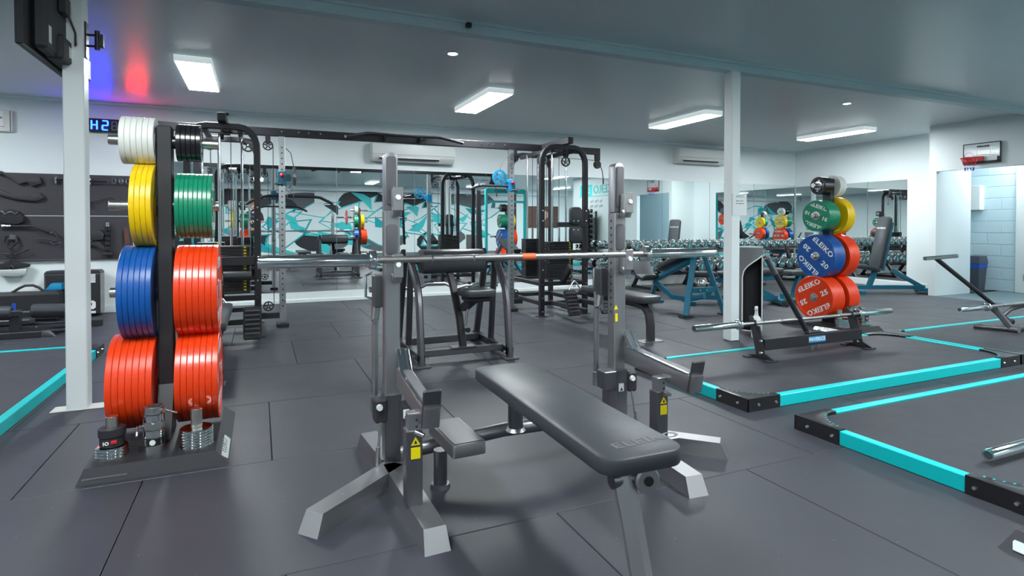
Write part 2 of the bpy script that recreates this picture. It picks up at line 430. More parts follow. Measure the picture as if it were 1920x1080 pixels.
# ceiling lights
PX = [(-0.53, 6.47), (2.46, 6.47), (5.50, 6.47), (8.60, 6.47), (-3.6, 6.47), (-3.6, 1.3), (-3.4, -3.2), (-0.53, 1.3), (2.46, 1.3), (5.5, 1.3), (8.4, 1.3), (0.0, -3.2), (3.6, -3.2), (7.4, -3.2), (11.0, -3.2)]
ln = ['above the left cable station', 'above the middle of the mirrors', 'between the two air conditioners', 'nearest the right wall mirror', 'left of the frame, far row', 'left of the frame, near row', 'in front of the mural, far left', 'over the left platform, near row', 'over the combo rack, near row', 'over the right platforms, near row', 'near the doorway, near row', 'in front of the mural, left end', 'in front of the mural, second', 'in front of the mural, third', 'in front of the mural, right end']
fm = MB().box(-.15, .15, -.60, .60, -.055, 0, .003).mesh('frame', 'opal_side')
dm = MB().box(-.138, .138, -.588, .588, -.0575, -.054).mesh('diffuser', 'panel_light')
for (x, y), s in zip(PX, ln):
    t = thing('ceiling_light', 'rectangular white ceiling panel light '+s, 'ceiling light', (x, y, CEIL), 0, 'panel lights on the ceiling')
    obj('frame', fm, t); obj('diffuser', dm, t)
rm = MB().ring((0, 0, -.008), (0, 0, 0), .055, .042).mesh('trim_ring', 'white_plastic'); sm = MB().cyl((0, 0, -.006), (0, 0, -.001), .042, n=20).mesh('lamp', 'spot_light')
for x, y, s in ((1.57, 4.85, 'round ceiling downlight just behind the beam, centre'), (6.68, 4.86, 'round ceiling downlight behind the beam, right side')):
    t = thing('downlight', s, 'ceiling light', (x, y, CEIL), 0); obj('trim_ring', rm, t); obj('lamp', sm, t)
cdm = MB().box(-.138, .138, -.588, .588, -.0575, -.054).mesh('diffuser', mat('corridor_glow', (.9, .98, 1.0), .5, emis=42.0))
t = thing('corridor_light', 'flat panel light on the corridor ceiling', 'ceiling light', (10.7, 4.6, CEIL)); obj('frame', fm, t); obj('diffuser', cdm, t)
# digital clock with a lit blue and a lit red half
t = thing('led_clock', 'black LED wall timer with glowing blue digits', 'clock', (-1.455, 8.43, 2.295))
part('housing', MB().prism(rrect(.92, .16, .02), .05, Matrix.Translation((0, .05, 0)) @ Matrix.Rotation(R(90), 4, 'X'), .006), 'black_paint', t)
def seg(mb, x, z, s, segs):
    w, h, k = .055*s, .055*s, .0085*s
    P = {'a': (-w/2, w/2, h-k, h+k), 'g': (-w/2, w/2, -k, k), 'd': (-w/2, w/2, -h-k, -h+k), 'f': (-w/2-k, -w/2+k, 0, h), 'b': (w/2-k, w/2+k, 0, h), 'e': (-w/2-k, -w/2+k, -h, 0), 'c': (w/2-k, w/2+k, -h, 0)}
    for c in segs:
        a = P[c]; mb.box(x+a[0], x+a[1], -.003, -.0005, z+a[2]+.001, z+a[3]-.001)
b1 = MB(); seg(b1, -.36, 0, 1, 'fgbec'); seg(b1, -.25, 0, 1, 'abged')
part('lit_digits', b1, 'led_blue', t, 'glowing blue digits'); 
b2 = MB(); seg(b2, -.155, 0, .9, 'abcdefg'); part('unlit_digit', b2, 'grey_print', t)
b3 = MB(); seg(b3, .02, 0, 1, 'abged'); seg(b3, .13, 0, 1, 'abcdefg'); part('lit_digits', b3, 'led_red', t, 'glowing red digits')
# ---------------- weight plates ----------------
PK = {  # kind: (radius, thickness, material, word, number)
 'red': (.225, .0262, 'red_plate', 'red', '25'), 'blue': (.225, .0226, 'blue_plate', 'blue', '20'),
 'yellow': (.200, .0222, 'yellow_plate', 'yellow', '15'), 'green': (.1625, .0197, 'green_plate', 'green', '10'),
 'white': (.114, .0235, 'white_plate', 'white', '5'), 'black': (.092, .0215, 'black_plate', 'black', '2.5')}
PM = {}
def plate_meshes(k):
    if k in PM: return PM[k]
    r, t, m, w, num = PK[k]; h = t/2; c = .0022
    face = [(.026, -h*.9), (.048, -h*.9), (.052, -h*.62), (r-.030, -h*.62), (r-.024, -h*.97), (r-c, -h*.97), (r, -h*.97+c)]
    prof = face + [(a, -b) for a, b in reversed(face)]
    rot = Matrix.Rotation(R(90), 4, 'Y')
    disc = MB().lathe(prof, rot, 56, closed=True).mesh('disc', m, 28)
    hub = MB().lathe([(.0252, -h*.93), (.044, -h*.93), (.046, -h*.9), (.046, h*.9), (.044, h*.93), (.0252, h*.93)], rot, 24, closed=True).mesh('hub', 'steel_light')
    PM[k] = (disc, hub); return PM[k]
def plate(k, loc, label, group, spin=0.0, face=0, rz=0.0):
    """axis along X; face -1/+1: lettering on that side"""
    r, t, m, w, num = PK[k]
    o = thing('weight_plate', label, 'weight plate', loc, rz, group)
    d, hb = plate_meshes(k)
    rx = Matrix.Rotation(spin, 4, 'X')
    obj('disc', d, o, None, rx); obj('hub', hb, o)
    if face:
        x = face*(t/2*.62+.0006)
        fm = (face_mx if face < 0 else face_px)
        word = (r-.07)*.5
        s1 = r*.33
        for ang in (0, 180):
            Mx = rx @ Matrix.Rotation(R(ang), 4, 'X') @ fm(x, 0, (r+.052)/2-.008)
            text('lettering', 'ELEIKO', s1, 'white_print', Mx, o, sx=1.12, bold=s1*.03)
            Mx = rx @ Matrix.Rotation(R(ang+90), 4, 'X') @ fm(x, 0, (r+.052)/2-.002)
            Mx = Mx @ Matrix.Rotation(R(90 if face < 0 else 90), 4, 'Z')
            text('weight_number', num, s1*.95, 'white_print', Mx, o, sx=1.2, bold=s1*.03)
    return o
PLATE_OBJS = []
def peg_stack(k, n, x0, sgn, y, z, where, group, faces=True, spins=(0,)):
    """n plates starting with inner face at x0, growing in direction sgn"""
    t = PK[k][1]
    for i in range(n):
        pos = 'against the post' if i == 0 else ('outermost' if i == n-1 else ORD[i]+' from the post')
        plate(k, (x0+sgn*(i+.5)*t, y, z), '%s %s weight plate %s' % (PK[k][3], pos, where), group, random.uniform(-.3, .3) if i < n-1 else spins[0], (sgn if (i == n-1 and faces) else 0))
def plate_tree(name_label, loc, rz, label_side=1):
    t = thing('plate_tree', name_label, 'plate rack', loc, rz)
    b = MB()
    vs = [(-.28, -.42, .0), (.29, -.42, 0), (.29, .36, 0), (-.28, .36, 0), (-.255, -.395, .06), (.235, -.395, .06), (.235, .30, .06), (-.275, .30, .06)]
    b.add(vs, [(0, 1, 5, 4), (1, 2, 6, 5), (2, 3, 7, 6), (3, 0, 4, 7), (4, 5, 6, 7), (3, 2, 1, 0)])
    part('base', b, 'black_matt', t)
    part('post', MB().box(-.032, .032, -.045, .045, .05, 1.565, .004), 'black_matt', t)
    g = MB(); g.add([(-.032, -.16, .055), (.032, -.16, .055), (.032, -.045, .055), (-.032, -.045, .055), (-.032, -.045, .30), (.032, -.045, .30)], [(0, 1, 5, 4), (0, 4, 3), (1, 2, 5), (0, 3, 2, 1), (3, 4, 5, 2)])
    part('gusset', g, 'gun', t)
    for z in (1.49, 1.175, .755, .325):
        for s in (-1, 1):
            p = MB(); p.cyl((s*.032, 0, z), (s*.235, 0, z), .0245, n=24, ch=.002); part('peg', p, 'nickel', t)
            part('peg_collar', MB().cyl((s*.032, 0, z), (s*.052, 0, z), .032, n=20), 'black_paint', t)
    # silver label on the sloping side
    m = Matrix(((0, -.76, .65, .262), (1, 0, 0, -.25), (0, .65, .76, .0275), (0, 0, 0, 1)))
    if label_side < 0: m = Matrix(((0, .76, -.65, -.277), (-1, 0, 0, -.20), (0, .65, .76, .0275), (0, 0, 0, 1)))
    l = part('maker_label', MB().prism([(-.13, -.028), (.13, -.028), (.14, 0), (.13, .028), (-.13, .028), (-.14, 0)], .003, m), 'silver_label', t)
    text('lettering', 'ELEIKO', .042, 'grey_print', m @ Matrix.Translation((0, 0, .0034)), l, sx=1.3, ext=.0004)
    part('lettering', MB().add([(0, 0, 0), (.16, 0, 0), (.16, .006, 0), (0, .006, 0)], [(0, 1, 2, 3)], Matrix(((1, 0, 0, -.26), (0, .385, -.923, -.4155), (0, .923, .385, .018), (0, 0, 0, 1)))), 'plastic_grey', t)
    for (x, y) in ((-.18, -.27), (-.02, -.275), (.15, -.28)):
        part('pin', MB().cyl((x, y, .055), (x, y, .235 if x < .1 else .23), .0245, n=22, ch=.002), 'nickel', t)
    return t
LT = (-.42, 3.30)
plate_tree('black plate tree left, loaded with coloured plates and three short pins in front', (*LT, 0), 0)
gx = 'plates on the left plate tree'
L_ = [('white', 6, -1, 1.49, 'top left'), ('black', 5, 1, 1.49, 'top right'), ('yellow', 4, -1, 1.175, 'second left'), ('green', 8, 1, 1.175, 'second right'),
      ('blue', 6, -1, .755, 'third left'), ('red', 7, 1, .755, 'third right'), ('red', 7, -1, .325, 'bottom left'), ('red', 7, 1, .325, 'bottom right')]
for k, n, s, z, w in L_:
    peg_stack(k, n, LT[0]+s*(.036 if s < 0 else .052), s, LT[1], z, 'on the %s peg of the left tree' % w, gx)
# change discs and collars on the front pins
def collar_ring(x, y, z, mtl, label, cat='collar', ro=.04, h=.03, hexa=False, lever=None, face=None, group=None):
    t = thing('bar_collar', label, cat, (x, y, z), 0, group)
    m = MB(); mi = Matrix.Identity(4)
    m.lathe([(.0262, 0), (ro-.002, 0), (ro, .002), (ro, h-.002), (ro-.002, h), (.0262, h)], mi, 8 if hexa else 28, closed=True)
    part('ring', m, mtl, t)
    if lever:
        l = MB(); a = R(lever); l.tube([(ro*.9*math.cos(a), ro*.9*math.sin(a), h/2), (ro*1.5*math.cos(a), ro*1.5*math.sin(a), h/2+.004), (ro*2.2*math.cos(a+.5), ro*2.2*math.sin(a+.5), h/2-.022)], .005, 8)
        l.cyl((ro*.9*math.cos(a), ro*.9*math.sin(a), h/2), (ro*1.35*math.cos(a), ro*1.35*math.sin(a), h/2+.003), .009, n=10)
        part('lever', l, 'chrome', t)
    if face == 'logo': part('badge', MB().cyl((0, -ro+.001, h/2), (0, -ro-.002, h/2), .012, n=18), 'white_print', t)
    if face == 'red':
        part('latch', MB().box(.004, .026, -ro-.004, -ro+.004, h*.4, h*.75, .002), 'red_plastic', t)
        text('lettering', 'IO', .02, 'white_print', face_my(-.014, -ro-.0012, h*.5), t, bold=.0008)
    return t
def chrome_disc(x, y, z, r, label, group):
    t = thing('change_disc', label, 'change plate', (x, y, z), 0, group)
    part('disc', MB().lathe([(.0265, 0), (r-.004, 0), (r, .004), (r, .008), (r-.004, .012), (r-.012, .0105), (.034, .0105), (.0265, .012)], Matrix.Identity(4), 40, closed=True), 'chrome', t)
def front_pins(T, ax, w):
    """small change discs and collars; T maps local xy to world"""
    g = 'small chrome change discs on the '+w
    x, y = T(-.18*ax, -.27)
    for i in range(4): chrome_disc(x, y, .056+i*.0125, .062, 'chrome change disc %s from the base under black collars on the %s' % (ORD[i], w), g)
    collar_ring(x, y, .107, 'black_matt', 'black collar with small red latch, lower of two on the %s' % w, ro=.047, h=.042, face='red', group='clamp collars on the '+w)
    collar_ring(x, y, .150, 'black_matt', 'plain black plastic collar, upper of two on the %s' % w, ro=.052, h=.036, group='clamp collars on the '+w)
    x, y = T(-.02*ax, -.275)
    spec = [('chrome', False, None, None, 'bottom silver ring collar'), ('black_paint', False, None, 'logo', 'black collar with round white badge'), ('chrome', False, None, None, 'silver ring collar above the badge'), ('steel_light', True, 205, None, 'dark steel collar with lever to the left'), ('chrome', False, None, None, 'silver ring collar under the hexagonal one'), ('steel_light', True, 320, None, 'topmost hexagonal collar with lever to the right')]
    for i, (m, hx, lv, fc, s) in enumerate(spec):
        collar_ring(x, y, .056+i*.0345, m, s+' in the middle stack of the '+w, ro=.043, h=.0335, hexa=hx, lever=lv, face=fc, group='clamp collars on the '+w)
    x, y = T(.15*ax, -.28)
    for i in range(7): chrome_disc(x, y, .056+i*.0125, .070, 'chrome change disc %s from the base around the bare pin, %s' % (ORD[i], w), g)
front_pins(lambda a, b: (LT[0]+a, LT[1]+b), 1, 'left tree')
# right plate tree
RT = (5.50, 4.20)
plate_tree('black plate tree standing right, lettered plates facing the room', (*RT, 0), 0, -1)
R_ = [('black', 6, -1, 1.49, 'top left'), ('white', 4, 1, 1.49, 'top right'), ('green', 8, -1, 1.175, 'second left'), ('yellow', 5, 1, 1.175, 'second right'),
      ('blue', 7, -1, .755, 'third left'), ('red', 6, 1, .755, 'third right'), ('red', 7, -1, .325, 'bottom left'), ('red', 6, 1, .325, 'bottom right')]
SPN = {('black', -1): R(100), ('green', -1): R(20), ('blue', -1): R(40), ('red', -1): R(-26)}
for k, n, s, z, w in R_:
    peg_stack(k, n, RT[0]+s*.033, s, RT[1], z, 'on the %s peg of the right tree' % w, 'plates on the right plate tree', spins=(SPN.get((k, s), 0),))
front_pins(lambda a, b: (RT[0]-a, RT[1]+b), 1, 'right tree')
# third tree: its base corner shows at the frame's lower right, the rest in the mirror
FT = (2.55, .85)
plate_tree('black plate tree at the lower right edge, mostly outside the frame', (FT[0], FT[1]-.18, 0), math.pi, 1)
for k, n, s, z, w in (('white', 4, -1, 1.49, 'top left'), ('green', 5, -1, 1.175, 'second left'), ('yellow', 4, 1, 1.175, 'second right'), ('blue', 5, -1, .755, 'third left'), ('red', 6, 1, .755, 'third right')):
    if k == 'x': continue
    peg_stack(k, n, FT[0]+s*.033, s, FT[1]-.18, z, 'on the %s peg of the edge tree' % w, 'plates on the tree seen in the mirror', faces=False)

# ---------------- barbells ----------------
def barbell(label, loc, rz=0.0, tape=False, ry=0.0, dia=.0145):
    t = thing('barbell', label, 'barbell', loc, rz); t.rotation_euler = (0, ry, rz)
    sh = MB()
    for a, b, m in ((-.655, -.40, 1), (-.40, -.39, 0), (-.39, -.12, 1), (-.12, .12, 1.0), (.12, .39, 1), (.39, .40, 0), (.40, .655, 1)): pass
    part('shaft', MB().cyl((-.655, 0, 0), (.655, 0, 0), dia, n=20), 'bar_steel', t)
    for s in (-1, 1):
        sl = MB(); m, _ = frame((s*.655, 0, 0), (s*1.10, 0, 0))
        sl.lathe([(.0150, 0), (.037, 0), (.0385, .002), (.0385, .026), (.0365, .029), (.030, .031), (.030, .040), (.0250, .042), (.0250, .441), (.0235, .445), (.0185, .445), (.0185, .441), (.0001, .441)], m, 32, cap=False)
        so = part('sleeve', sl, 'chrome', t)
        part('end_cap', MB().cyl((s*1.094, 0, 0), (s*1.0975, 0, 0), .0165, n=20), 'steel_dark', so)
        for q in (.235, .42):
            part('knurl_ring', MB().cyl((s*q-.004, 0, 0), (s*q+.004, 0, 0), dia+.0004, n=20), 'chrome', t)
    if tape: part('tape', MB().cyl((-.002, 0, 0), (.062, 0, 0), dia+.0015, n=20), 'orange_tape', t, 'orange tape')
    for a, b in ((-.10, .10), (.13, .23), (-.23, -.13)):
        pass
    return t
# ---------------- combo rack with flat bench ----------------
CR = thing('bench_press_rack', 'grey steel bench press rack with uprights, spotter arms and splayed feet', 'rack', (1.085, 2.42, 0), R(-2))
def foot(mb, p0, p1, w=.09, h=.072):
    m, L = frame((p0[0], p0[1], 0), (p1[0], p1[1], 0)); s = .035
    vs = [(-w/2, 0, 0), (w/2, 0, 0), (w/2, h, 0), (-w/2, h, 0), (-w/2, 0, L), (w/2, 0, L), (w/2*.86, h, L-s), (-w/2*.86, h, L-s)]
    mb.add(vs, [(0, 1, 2, 3), (4, 7, 6, 5), (0, 4, 5, 1), (3, 2, 6, 7), (0, 3, 7, 4), (1, 5, 6, 2)], m)
    return mb
for s in (-1, 1):
    X = s*.565
    for nm, p in (('front_foot', (X*.94, -.63)), ('side_foot', (s*.925, -.36)), ('rear_foot', (s*.62, .42))):
        part(nm, foot(MB(), (X, -.02) if nm != 'rear_foot' else (X, .03), p), 'steel', CR)
    part('foot_label', MB().box(s*.70-.05, s*.70+.05, -.24, -.20, .0722, .0735) if s > 0 else MB().box(-.80, -.79, -.24, -.235, .0722, .0728), 'silver_label', CR)
    # lower upright sleeve and housing
    part('lower_upright', MB().box(X-.036, X+.036, -.012, .075, .05, .36, .004), 'steel_dark', CR)
    part('side_bracket', MB().box(X+.03, X+.075, -.02, .05, .06, .335, .004) if s < 0 else MB().box(X-.075, X-.03, -.02, .05, .14, .335, .004), 'steel_dark', CR)
    st = MB().box(X+.040, X+.066, -.0225, -.0195, .255, .292) if s < 0 else MB().box(X-.020, X+.008, -.0225, -.0115, .255, .292)
    part('sticker', st, 'white_print', CR)
    part('pictogram', (MB().prism([(X+.044, .259), (X+.062, .259), (X+.053, .275)], .001, Matrix.Translation((0, -.0226, 0)) @ Matrix.Rotation(R(90), 4, 'X')) if s < 0 else MB().prism([(X-.014, .259), (X+.002, .259), (X-.006, .275)], .001, Matrix.Translation((0, -.0226, 0)) @ Matrix.Rotation(R(90), 4, 'X'))), 'black_print', CR)
    # main column, narrower top
    part('upright', MB().box(X-.033, X+.033, 0, .068, .34, 1.145, .006), 'steel', CR)
    tp = MB(); pr = [(-.028, 0), (.028, 0)] + [(.028*math.cos(a), .225+.02*math.sin(a)) for a in [R(q) for q in (0, 30, 60, 90, 120, 150, 180)]]
    tp.prism(pr, .060, Matrix.Translation((X-.004, .064, 1.145)) @ Matrix.Rotation(R(90), 4, 'X'), .003)
    part('upright_top', tp, 'steel', CR)
    def pad_(z0, z1, w, y):
        m = MB(); m.prism(rrect(w, z1-z0, w*.3), .009, Matrix.Translation((X-.004, y, (z0+z1)/2)) @ Matrix.Rotation(R(90), 4, 'X'), .003); return m
    part('wear_pad', pad_(1.165, 1.372, .042, .006), 'plastic_grey', CR)
    part('wear_pad', pad_(.955, 1.085, .05, .001), 'plastic_grey', CR)
    for i in range(14):
        z = 1.10-.035*i
        if s > 0: part('adjustment_hole', MB().cyl((X-.0335, .034, z), (X-.0327, .034, z), .007, n=10), 'slot_dark', CR)
    # J hooks
    for z in (.955, 1.235):
        h = MB(); y0 = -.052; yb = 0
        h.prism([(0, -.085), (0, .018), (-.012, .018), (-.012, -.060), (-.040, -.075), (-.050, -.05), (-.052, .012), (-.060, .012), (-.062, -.06), (-.045, -.098), (-.01, -.098)], .036, Matrix(((0, 0, 1, X-.006), (1, 0, 0, 0), (0, 1, 0, z-.02), (0, 0, 0, 1))), .002)
        part('bar_hook', h, 'steel_light', CR)
        part('hook_plate', MB().box(X-.008, X+.034, -.064, -.058, z-.095, z+.005, .0025), 'steel', CR)
        part('hook_bolt', MB().cyl((X+.013, -.065, z-.04), (X+.013, -.072, z-.04), .012, .010, 18), 'white_print', CR)
    # spotter arm
    SX = X+.04
    a = MB(); a.prism([(0, .395), (-.50, .378), (-.515, .450), (-.40, .450), (0, .475)], .058, Matrix(((0, 0, 1, SX-.029), (1, 0, 0, -.02), (0, 1, 0, 0), (0, 0, 0, 1))), .003)
    arm = part('spotter_arm', a, 'steel', CR)
    part('arm_rail', MB().bar((SX-.024, -.03, .478), (SX-.024, -.50, .454), .008, .008, 0), 'chrome', arm)
    part('arm_liner', MB().bar((SX+.003, -.03, .475), (SX+.003, -.50, .450), .040, .012), 'plastic_grey', arm)
    ep = MB(); ep.bar((SX, -.500, .375), (SX, -.535, .515), .066, .012, .004, up=(0, 1, 0)); part('end_stop', ep, 'steel_dark', arm)
    br = MB(); br.bar((SX-.018, -.005, .545), (SX-.018, -.085, .462), .014, .028, .002); br.bar((SX+.018, -.005, .545), (SX+.018, -.085, .462), .014, .028, .002); br.bar((SX, 0, .55), (SX, -.08, .468), .026, .014, .002)
    part('arm_brace', br, 'chrome', arm)
    # arm support post on the front foot
    PX_ = X if s < 0 else .556; PY = -.40 if s < 0 else -.33
    part('support_tube', MB().box(PX_-.030, PX_+.030, PY-.030, PY+.030, .068, .345, .004), 'steel_dark', CR)
    part('support_post', MB().box(PX_-.022, PX_+.022, PY-.022, PY+.022, .33, .405, .003), 'steel', CR)
    for z in (.355, .38): part('pin_hole', MB().cyl((PX_+.010, PY-.0225, z), (PX_+.010, PY-.0218, z), .005, n=10), 'slot_dark', CR)
    part('locking_pin', MB().cyl((PX_+.005, PY-.028, .338), (PX_+.03, PY-.05, .33), .010, .008, 14), 'chrome', CR)
    yl = MB(); yl.prism([(-.017, 0), (.017, 0), (0, .030)], .0012, Matrix.Translation((PX_+.004, PY-.0303, .292)) @ Matrix.Rotation(R(90), 4, 'X'))
    w = part('warning_triangle', yl, 'yellow_sticker', CR)
    part('warning_label', MB().box(PX_-.013, PX_+.021, PY-.0315, PY-.0303, .243, .284), 'yellow_sticker', CR)
    part('pictogram', MB().prism([(-.006, 0), (.006, 0), (0, .012)], .0006, Matrix.Translation((PX_+.004, PY-.0316, .298)) @ Matrix.Rotation(R(90), 4, 'X')), 'black_print', w)
    # height jack
    JX = X+s*.0 - .055; JY = .14
    part('jack_tube', MB().cyl((JX, JY, .30), (JX, JY, .735), .014, n=18).cyl((JX, JY, .25), (JX, JY, .32), .020, n=18), 'steel_light', CR)
    part('jack_mount', MB().box(JX-.01, X-.02, JY-.06, JY+.02, .72, .86, .004), 'steel_dark', CR)
    part('jack_link', MB().bar((JX-.005, JY-.035, .655), (JX+.022, JY-.035, .835), .024, .030, .006), 'steel', CR)
    part('jack_pivot', MB().cyl((JX+.02, JY-.055, .835), (JX+.02, JY-.02, .835), .018, n=16), 'chrome', CR); part('jack_pivot', MB().cyl((JX-.005, JY-.055, .66), (JX-.005, JY-.02, .66), .014, n=16), 'chrome', CR)
    part('jack_grip', MB().tube([(JX-.02, JY-.04, .76), (JX-.045, JY-.05, .77), (JX-.045, JY-.05, .86), (JX-.015, JY-.04, .87)], .006, 8), 'chrome', CR)
    GX = X-.055 if s < 0 else X+.06
    part('release_housing', MB().box(GX-.025, GX+.03, -.02, .055, .245, .345, .008), 'black_matt', CR)
    part('release_knob', MB().cyl((GX-.005, -.022, .315), (GX-.005, -.036, .315), .014, .012, 16), 'white_plastic', CR)
    part('release_handle', MB().cyl((GX, -.01, .25), (GX-.02*(-s), -.04, .05), .006, n=10).cyl((GX-.012*(-s), -.028, .15), (GX-.02*(-s), -.04, .05), .0095, n=12), 'steel_light', CR)
part('open_bracket', MB().box(.46, .53, -.03, .05, .27, .36, .004), 'steel_dark', CR)
part('warning_label', MB().box(.535, .5495, -.0012, -.0002, .60, .64), 'yellow_sticker', CR)
part('warning_label', MB().prism([(.528, .66), (.552, .66), (.540, .685)], .001, Matrix.Translation((0, -.0002, 0)) @ Matrix.Rotation(R(90), 4, 'X')), 'yellow_sticker', CR)
# cross tube, spotter step
part('cross_tube', MB().tube([(-.53, -.02, .11), (-.42, -.06, .135), (-.25, -.10, .165), (-.10, -.12, .185), (.10, -.12, .185), (.25, -.10, .165), (.42, -.06, .135), (.53, -.02, .11)], .030, 14), 'steel_dark', CR)
part('tube_mount', MB().cyl((-.50, -.045, .12), (-.50, -.075, .12), .034, .030, 22).cyl((-.50, -.075, .12), (-.50, -.079, .12), .02, n=18), 'steel_light', CR)
sp = MB(); sp.prism(rrect(.135, .30, .012), .05, Matrix.Translation((-.365, -.27, .215)) @ Matrix.Rotation(R(4), 4, 'Z'), .005)
stp = part('spotter_step', sp, 'steel', CR)
part('step_grip', MB().prism(rrect(.115, .28, .01), .002, Matrix.Translation((-.365, -.27, .2655)) @ Matrix.Rotation(R(4), 4, 'Z')), 'plastic_grey', stp)
part('step_post', MB().cyl((-.40, -.16, 0), (-.40, -.16, .155), .028, n=18).cyl((-.40, -.16, 0), (-.40, -.16, .016), .042, .038, 20), 'steel_dark', CR)
# flat bench
BN = thing('flat_bench', 'flat bench with long grey vinyl pad standing between the rack uprights', 'bench', (1.005, 1.84, 0), R(-1.2))
pd = MB(); pd.prism(rrect(.28, 1.14, .062, 7, 0, .03), .052, Matrix.Translation((0, 0, .388)), .012)
pad = part('pad', pd, 'pad_vinyl', BN)
text('lettering', 'ELEIKO', .052, 'plastic_grey', Matrix.Translation((.055, -.445, .4405)) @ Matrix.Rotation(R(4), 4, 'Z'), pad, sx=1.35, bold=.0015, ext=.0004)
part('spine', MB().bar((0, -.44, .368), (0, .48, .368), .07, .045), 'steel_dark', BN)
part('rear_post', MB().cyl((0, .42, .185), (0, .42, .36), .033, n=20), 'steel_dark', BN)
part('rear_weld', MB().cyl((0, .42, .192), (0, .42, .205), .044, .034, 20), 'steel', BN)
part('front_leg', MB().rtube([(-.045, -.47, .37), (-.035, -.50, .25), (-.015, -.545, .02)], .082, .060, c=.026), 'steel', BN)
part('front_foot', MB().cyl((-.20, -.61, .035), (.20, -.61, .035), .03, n=18), 'steel', BN)
part('roller', MB().cyl((-.085, -.475, .355), (.03, -.485, .355), .024, n=18), 'steel_dark', BN)
part('roller_cap', MB().lathe([(.012, 0), (.030, 0), (.038, .010), (.038, .022), (.032, .028), (.013, .028)], frame((.012, -.495, .357), (.008, -.53, .357))[0], 28), 'steel_light', BN)
bp_ = part('cap_badge', MB().cyl((.009, -.521, .357), (.0083, -.5265, .357), .014, n=20), 'black_print', BN)
barbell('long steel barbell with orange tape racked on the bench press uprights', (1.095, 2.365, .9365), R(-1.3), tape=True)

# ---------------- lifting platforms ----------------
def platform(x0, x1, y0, y1, label, tsides='lrfb', cs=('fl', 'fr', 'bl', 'br')):
    t = thing('lifting_platform', label, 'platform', ((x0+x1)/2, (y0+y1)/2, 0)); cx, cy = (x0+x1)/2, (y0+y1)/2
    w = .048; h = .07; c = .25
    X0, X1, Y0, Y1 = x0-cx, x1-cx, y0-cy, y1-cy
    part('rubber_insert', MB().box(X0+w+.008, X1-w-.008, Y0+w+.008, Y1-w-.008, 0.001, .064, .003), 'platform_mat', t)
    if 'f' in tsides: part('frame_bar', MB().box(X0+c, X1-c, Y0, Y0+w, 0.001, h, .003), 'teal_powder', t)
    if 'b' in tsides: part('frame_bar', MB().box(X0+c, X1-c, Y1-w, Y1, 0.001, h, .003), 'teal_powder', t)
    if 'l' in tsides: part('frame_bar', MB().box(X0, X0+w, Y0+c, Y1-c, 0.001, h, .003), 'teal_powder', t)
    if 'r' in tsides: part('frame_bar', MB().box(X1-w, X1, Y0+c, Y1-c, 0.001, h, .003), 'teal_powder', t)
    for k in cs:
        sx = 1 if 'l' in k else -1; sy = 1 if 'f' in k else -1
        ox = X0 if sx > 0 else X1; oy = Y0 if sy > 0 else Y1
        M = Matrix(((sx, 0, 0, ox), (0, sy, 0, oy), (0, 0, 1, 0), (0, 0, 0, 1)))
        b = MB()
        arc = [(.045+.205*(1-math.sin(a)), .045+.205*(1-math.cos(a))) for a in [R(q) for q in (0, 15, 30, 45, 60, 75, 90)]]
        b.prism([(-.004, -.004), (.25, -.004), (.25, .045)] + arc[::-1] [0:0] + [(.25-.205*math.sin(a)*1.0, .045+.205*(1-math.cos(a))) for a in [R(q) for q in (15, 30, 45, 60, 75)]] + [(.045, .25), (-.004, .25)], .006, M @ Matrix.Translation((0, 0, .0705)), .001)
        br = part('corner_bracket', b, 'black_paint', t)
        part('bracket_side', MB().box(-.004, .25, -.004, .0, .001, .072, 0, M), 'black_paint', br)
        part('bracket_side', MB().box(-.004, 0, -.004, .25, .001, .072, 0, M), 'black_paint', br)
        part('corner_core', MB().box(0.001, .25, 0.001, w, .002, .0695, 0, M).box(0.001, w, w, .25, .002, .0695, 0, M), 'black_matt', br)
        for q in (.075, .215):
            part('bolt', MB().cyl((q, -.003, .036), (q, -.012, .036), .010, .007, 12, M=None) if False else MB().add(*_cyl((q, -.003, .036), (q, -.012, .036), .010, .007), M), 'chrome', br)
            part('bolt', MB().add(*_cyl((-.003, q, .036), (-.012, q, .036), .010, .007), M), 'chrome', br)
        hl = MB()
        for i in range(9):
            a = R(12+i*8.5); 
            for rr in (.212,): 
                px = .25-rr*math.sin(a)*.98; py = .05+ (.205)*(1-math.cos(a))-.012+.0
                hl.box(px-.006, px+.004, py-.004, py+.003, .0766, .0772, 0, M)
        o = part('bracket_lettering', hl, 'teal_powder', br); o['kind'] = 'stuff'
    return t
def _cyl(p0, p1, r0, r1, n=12):
    m = MB().cyl(p0, p1, r0, r1, n); return m.v, m.f
platform(2.575, 5.375, 2.465, 3.545, 'teal framed lifting platform holding the folded bar jack, middle right')
platform(2.598, 5.39, 1.115, 2.165, 'teal framed lifting platform nearest the camera, lower right')
platform(5.40, 8.20, 2.465, 3.545, 'teal framed lifting platform under the long-handled jack, right edge')
platform(-4.0, -1.213, 3.35, 5.855, 'teal framed lifting platform at the left edge behind the white post')
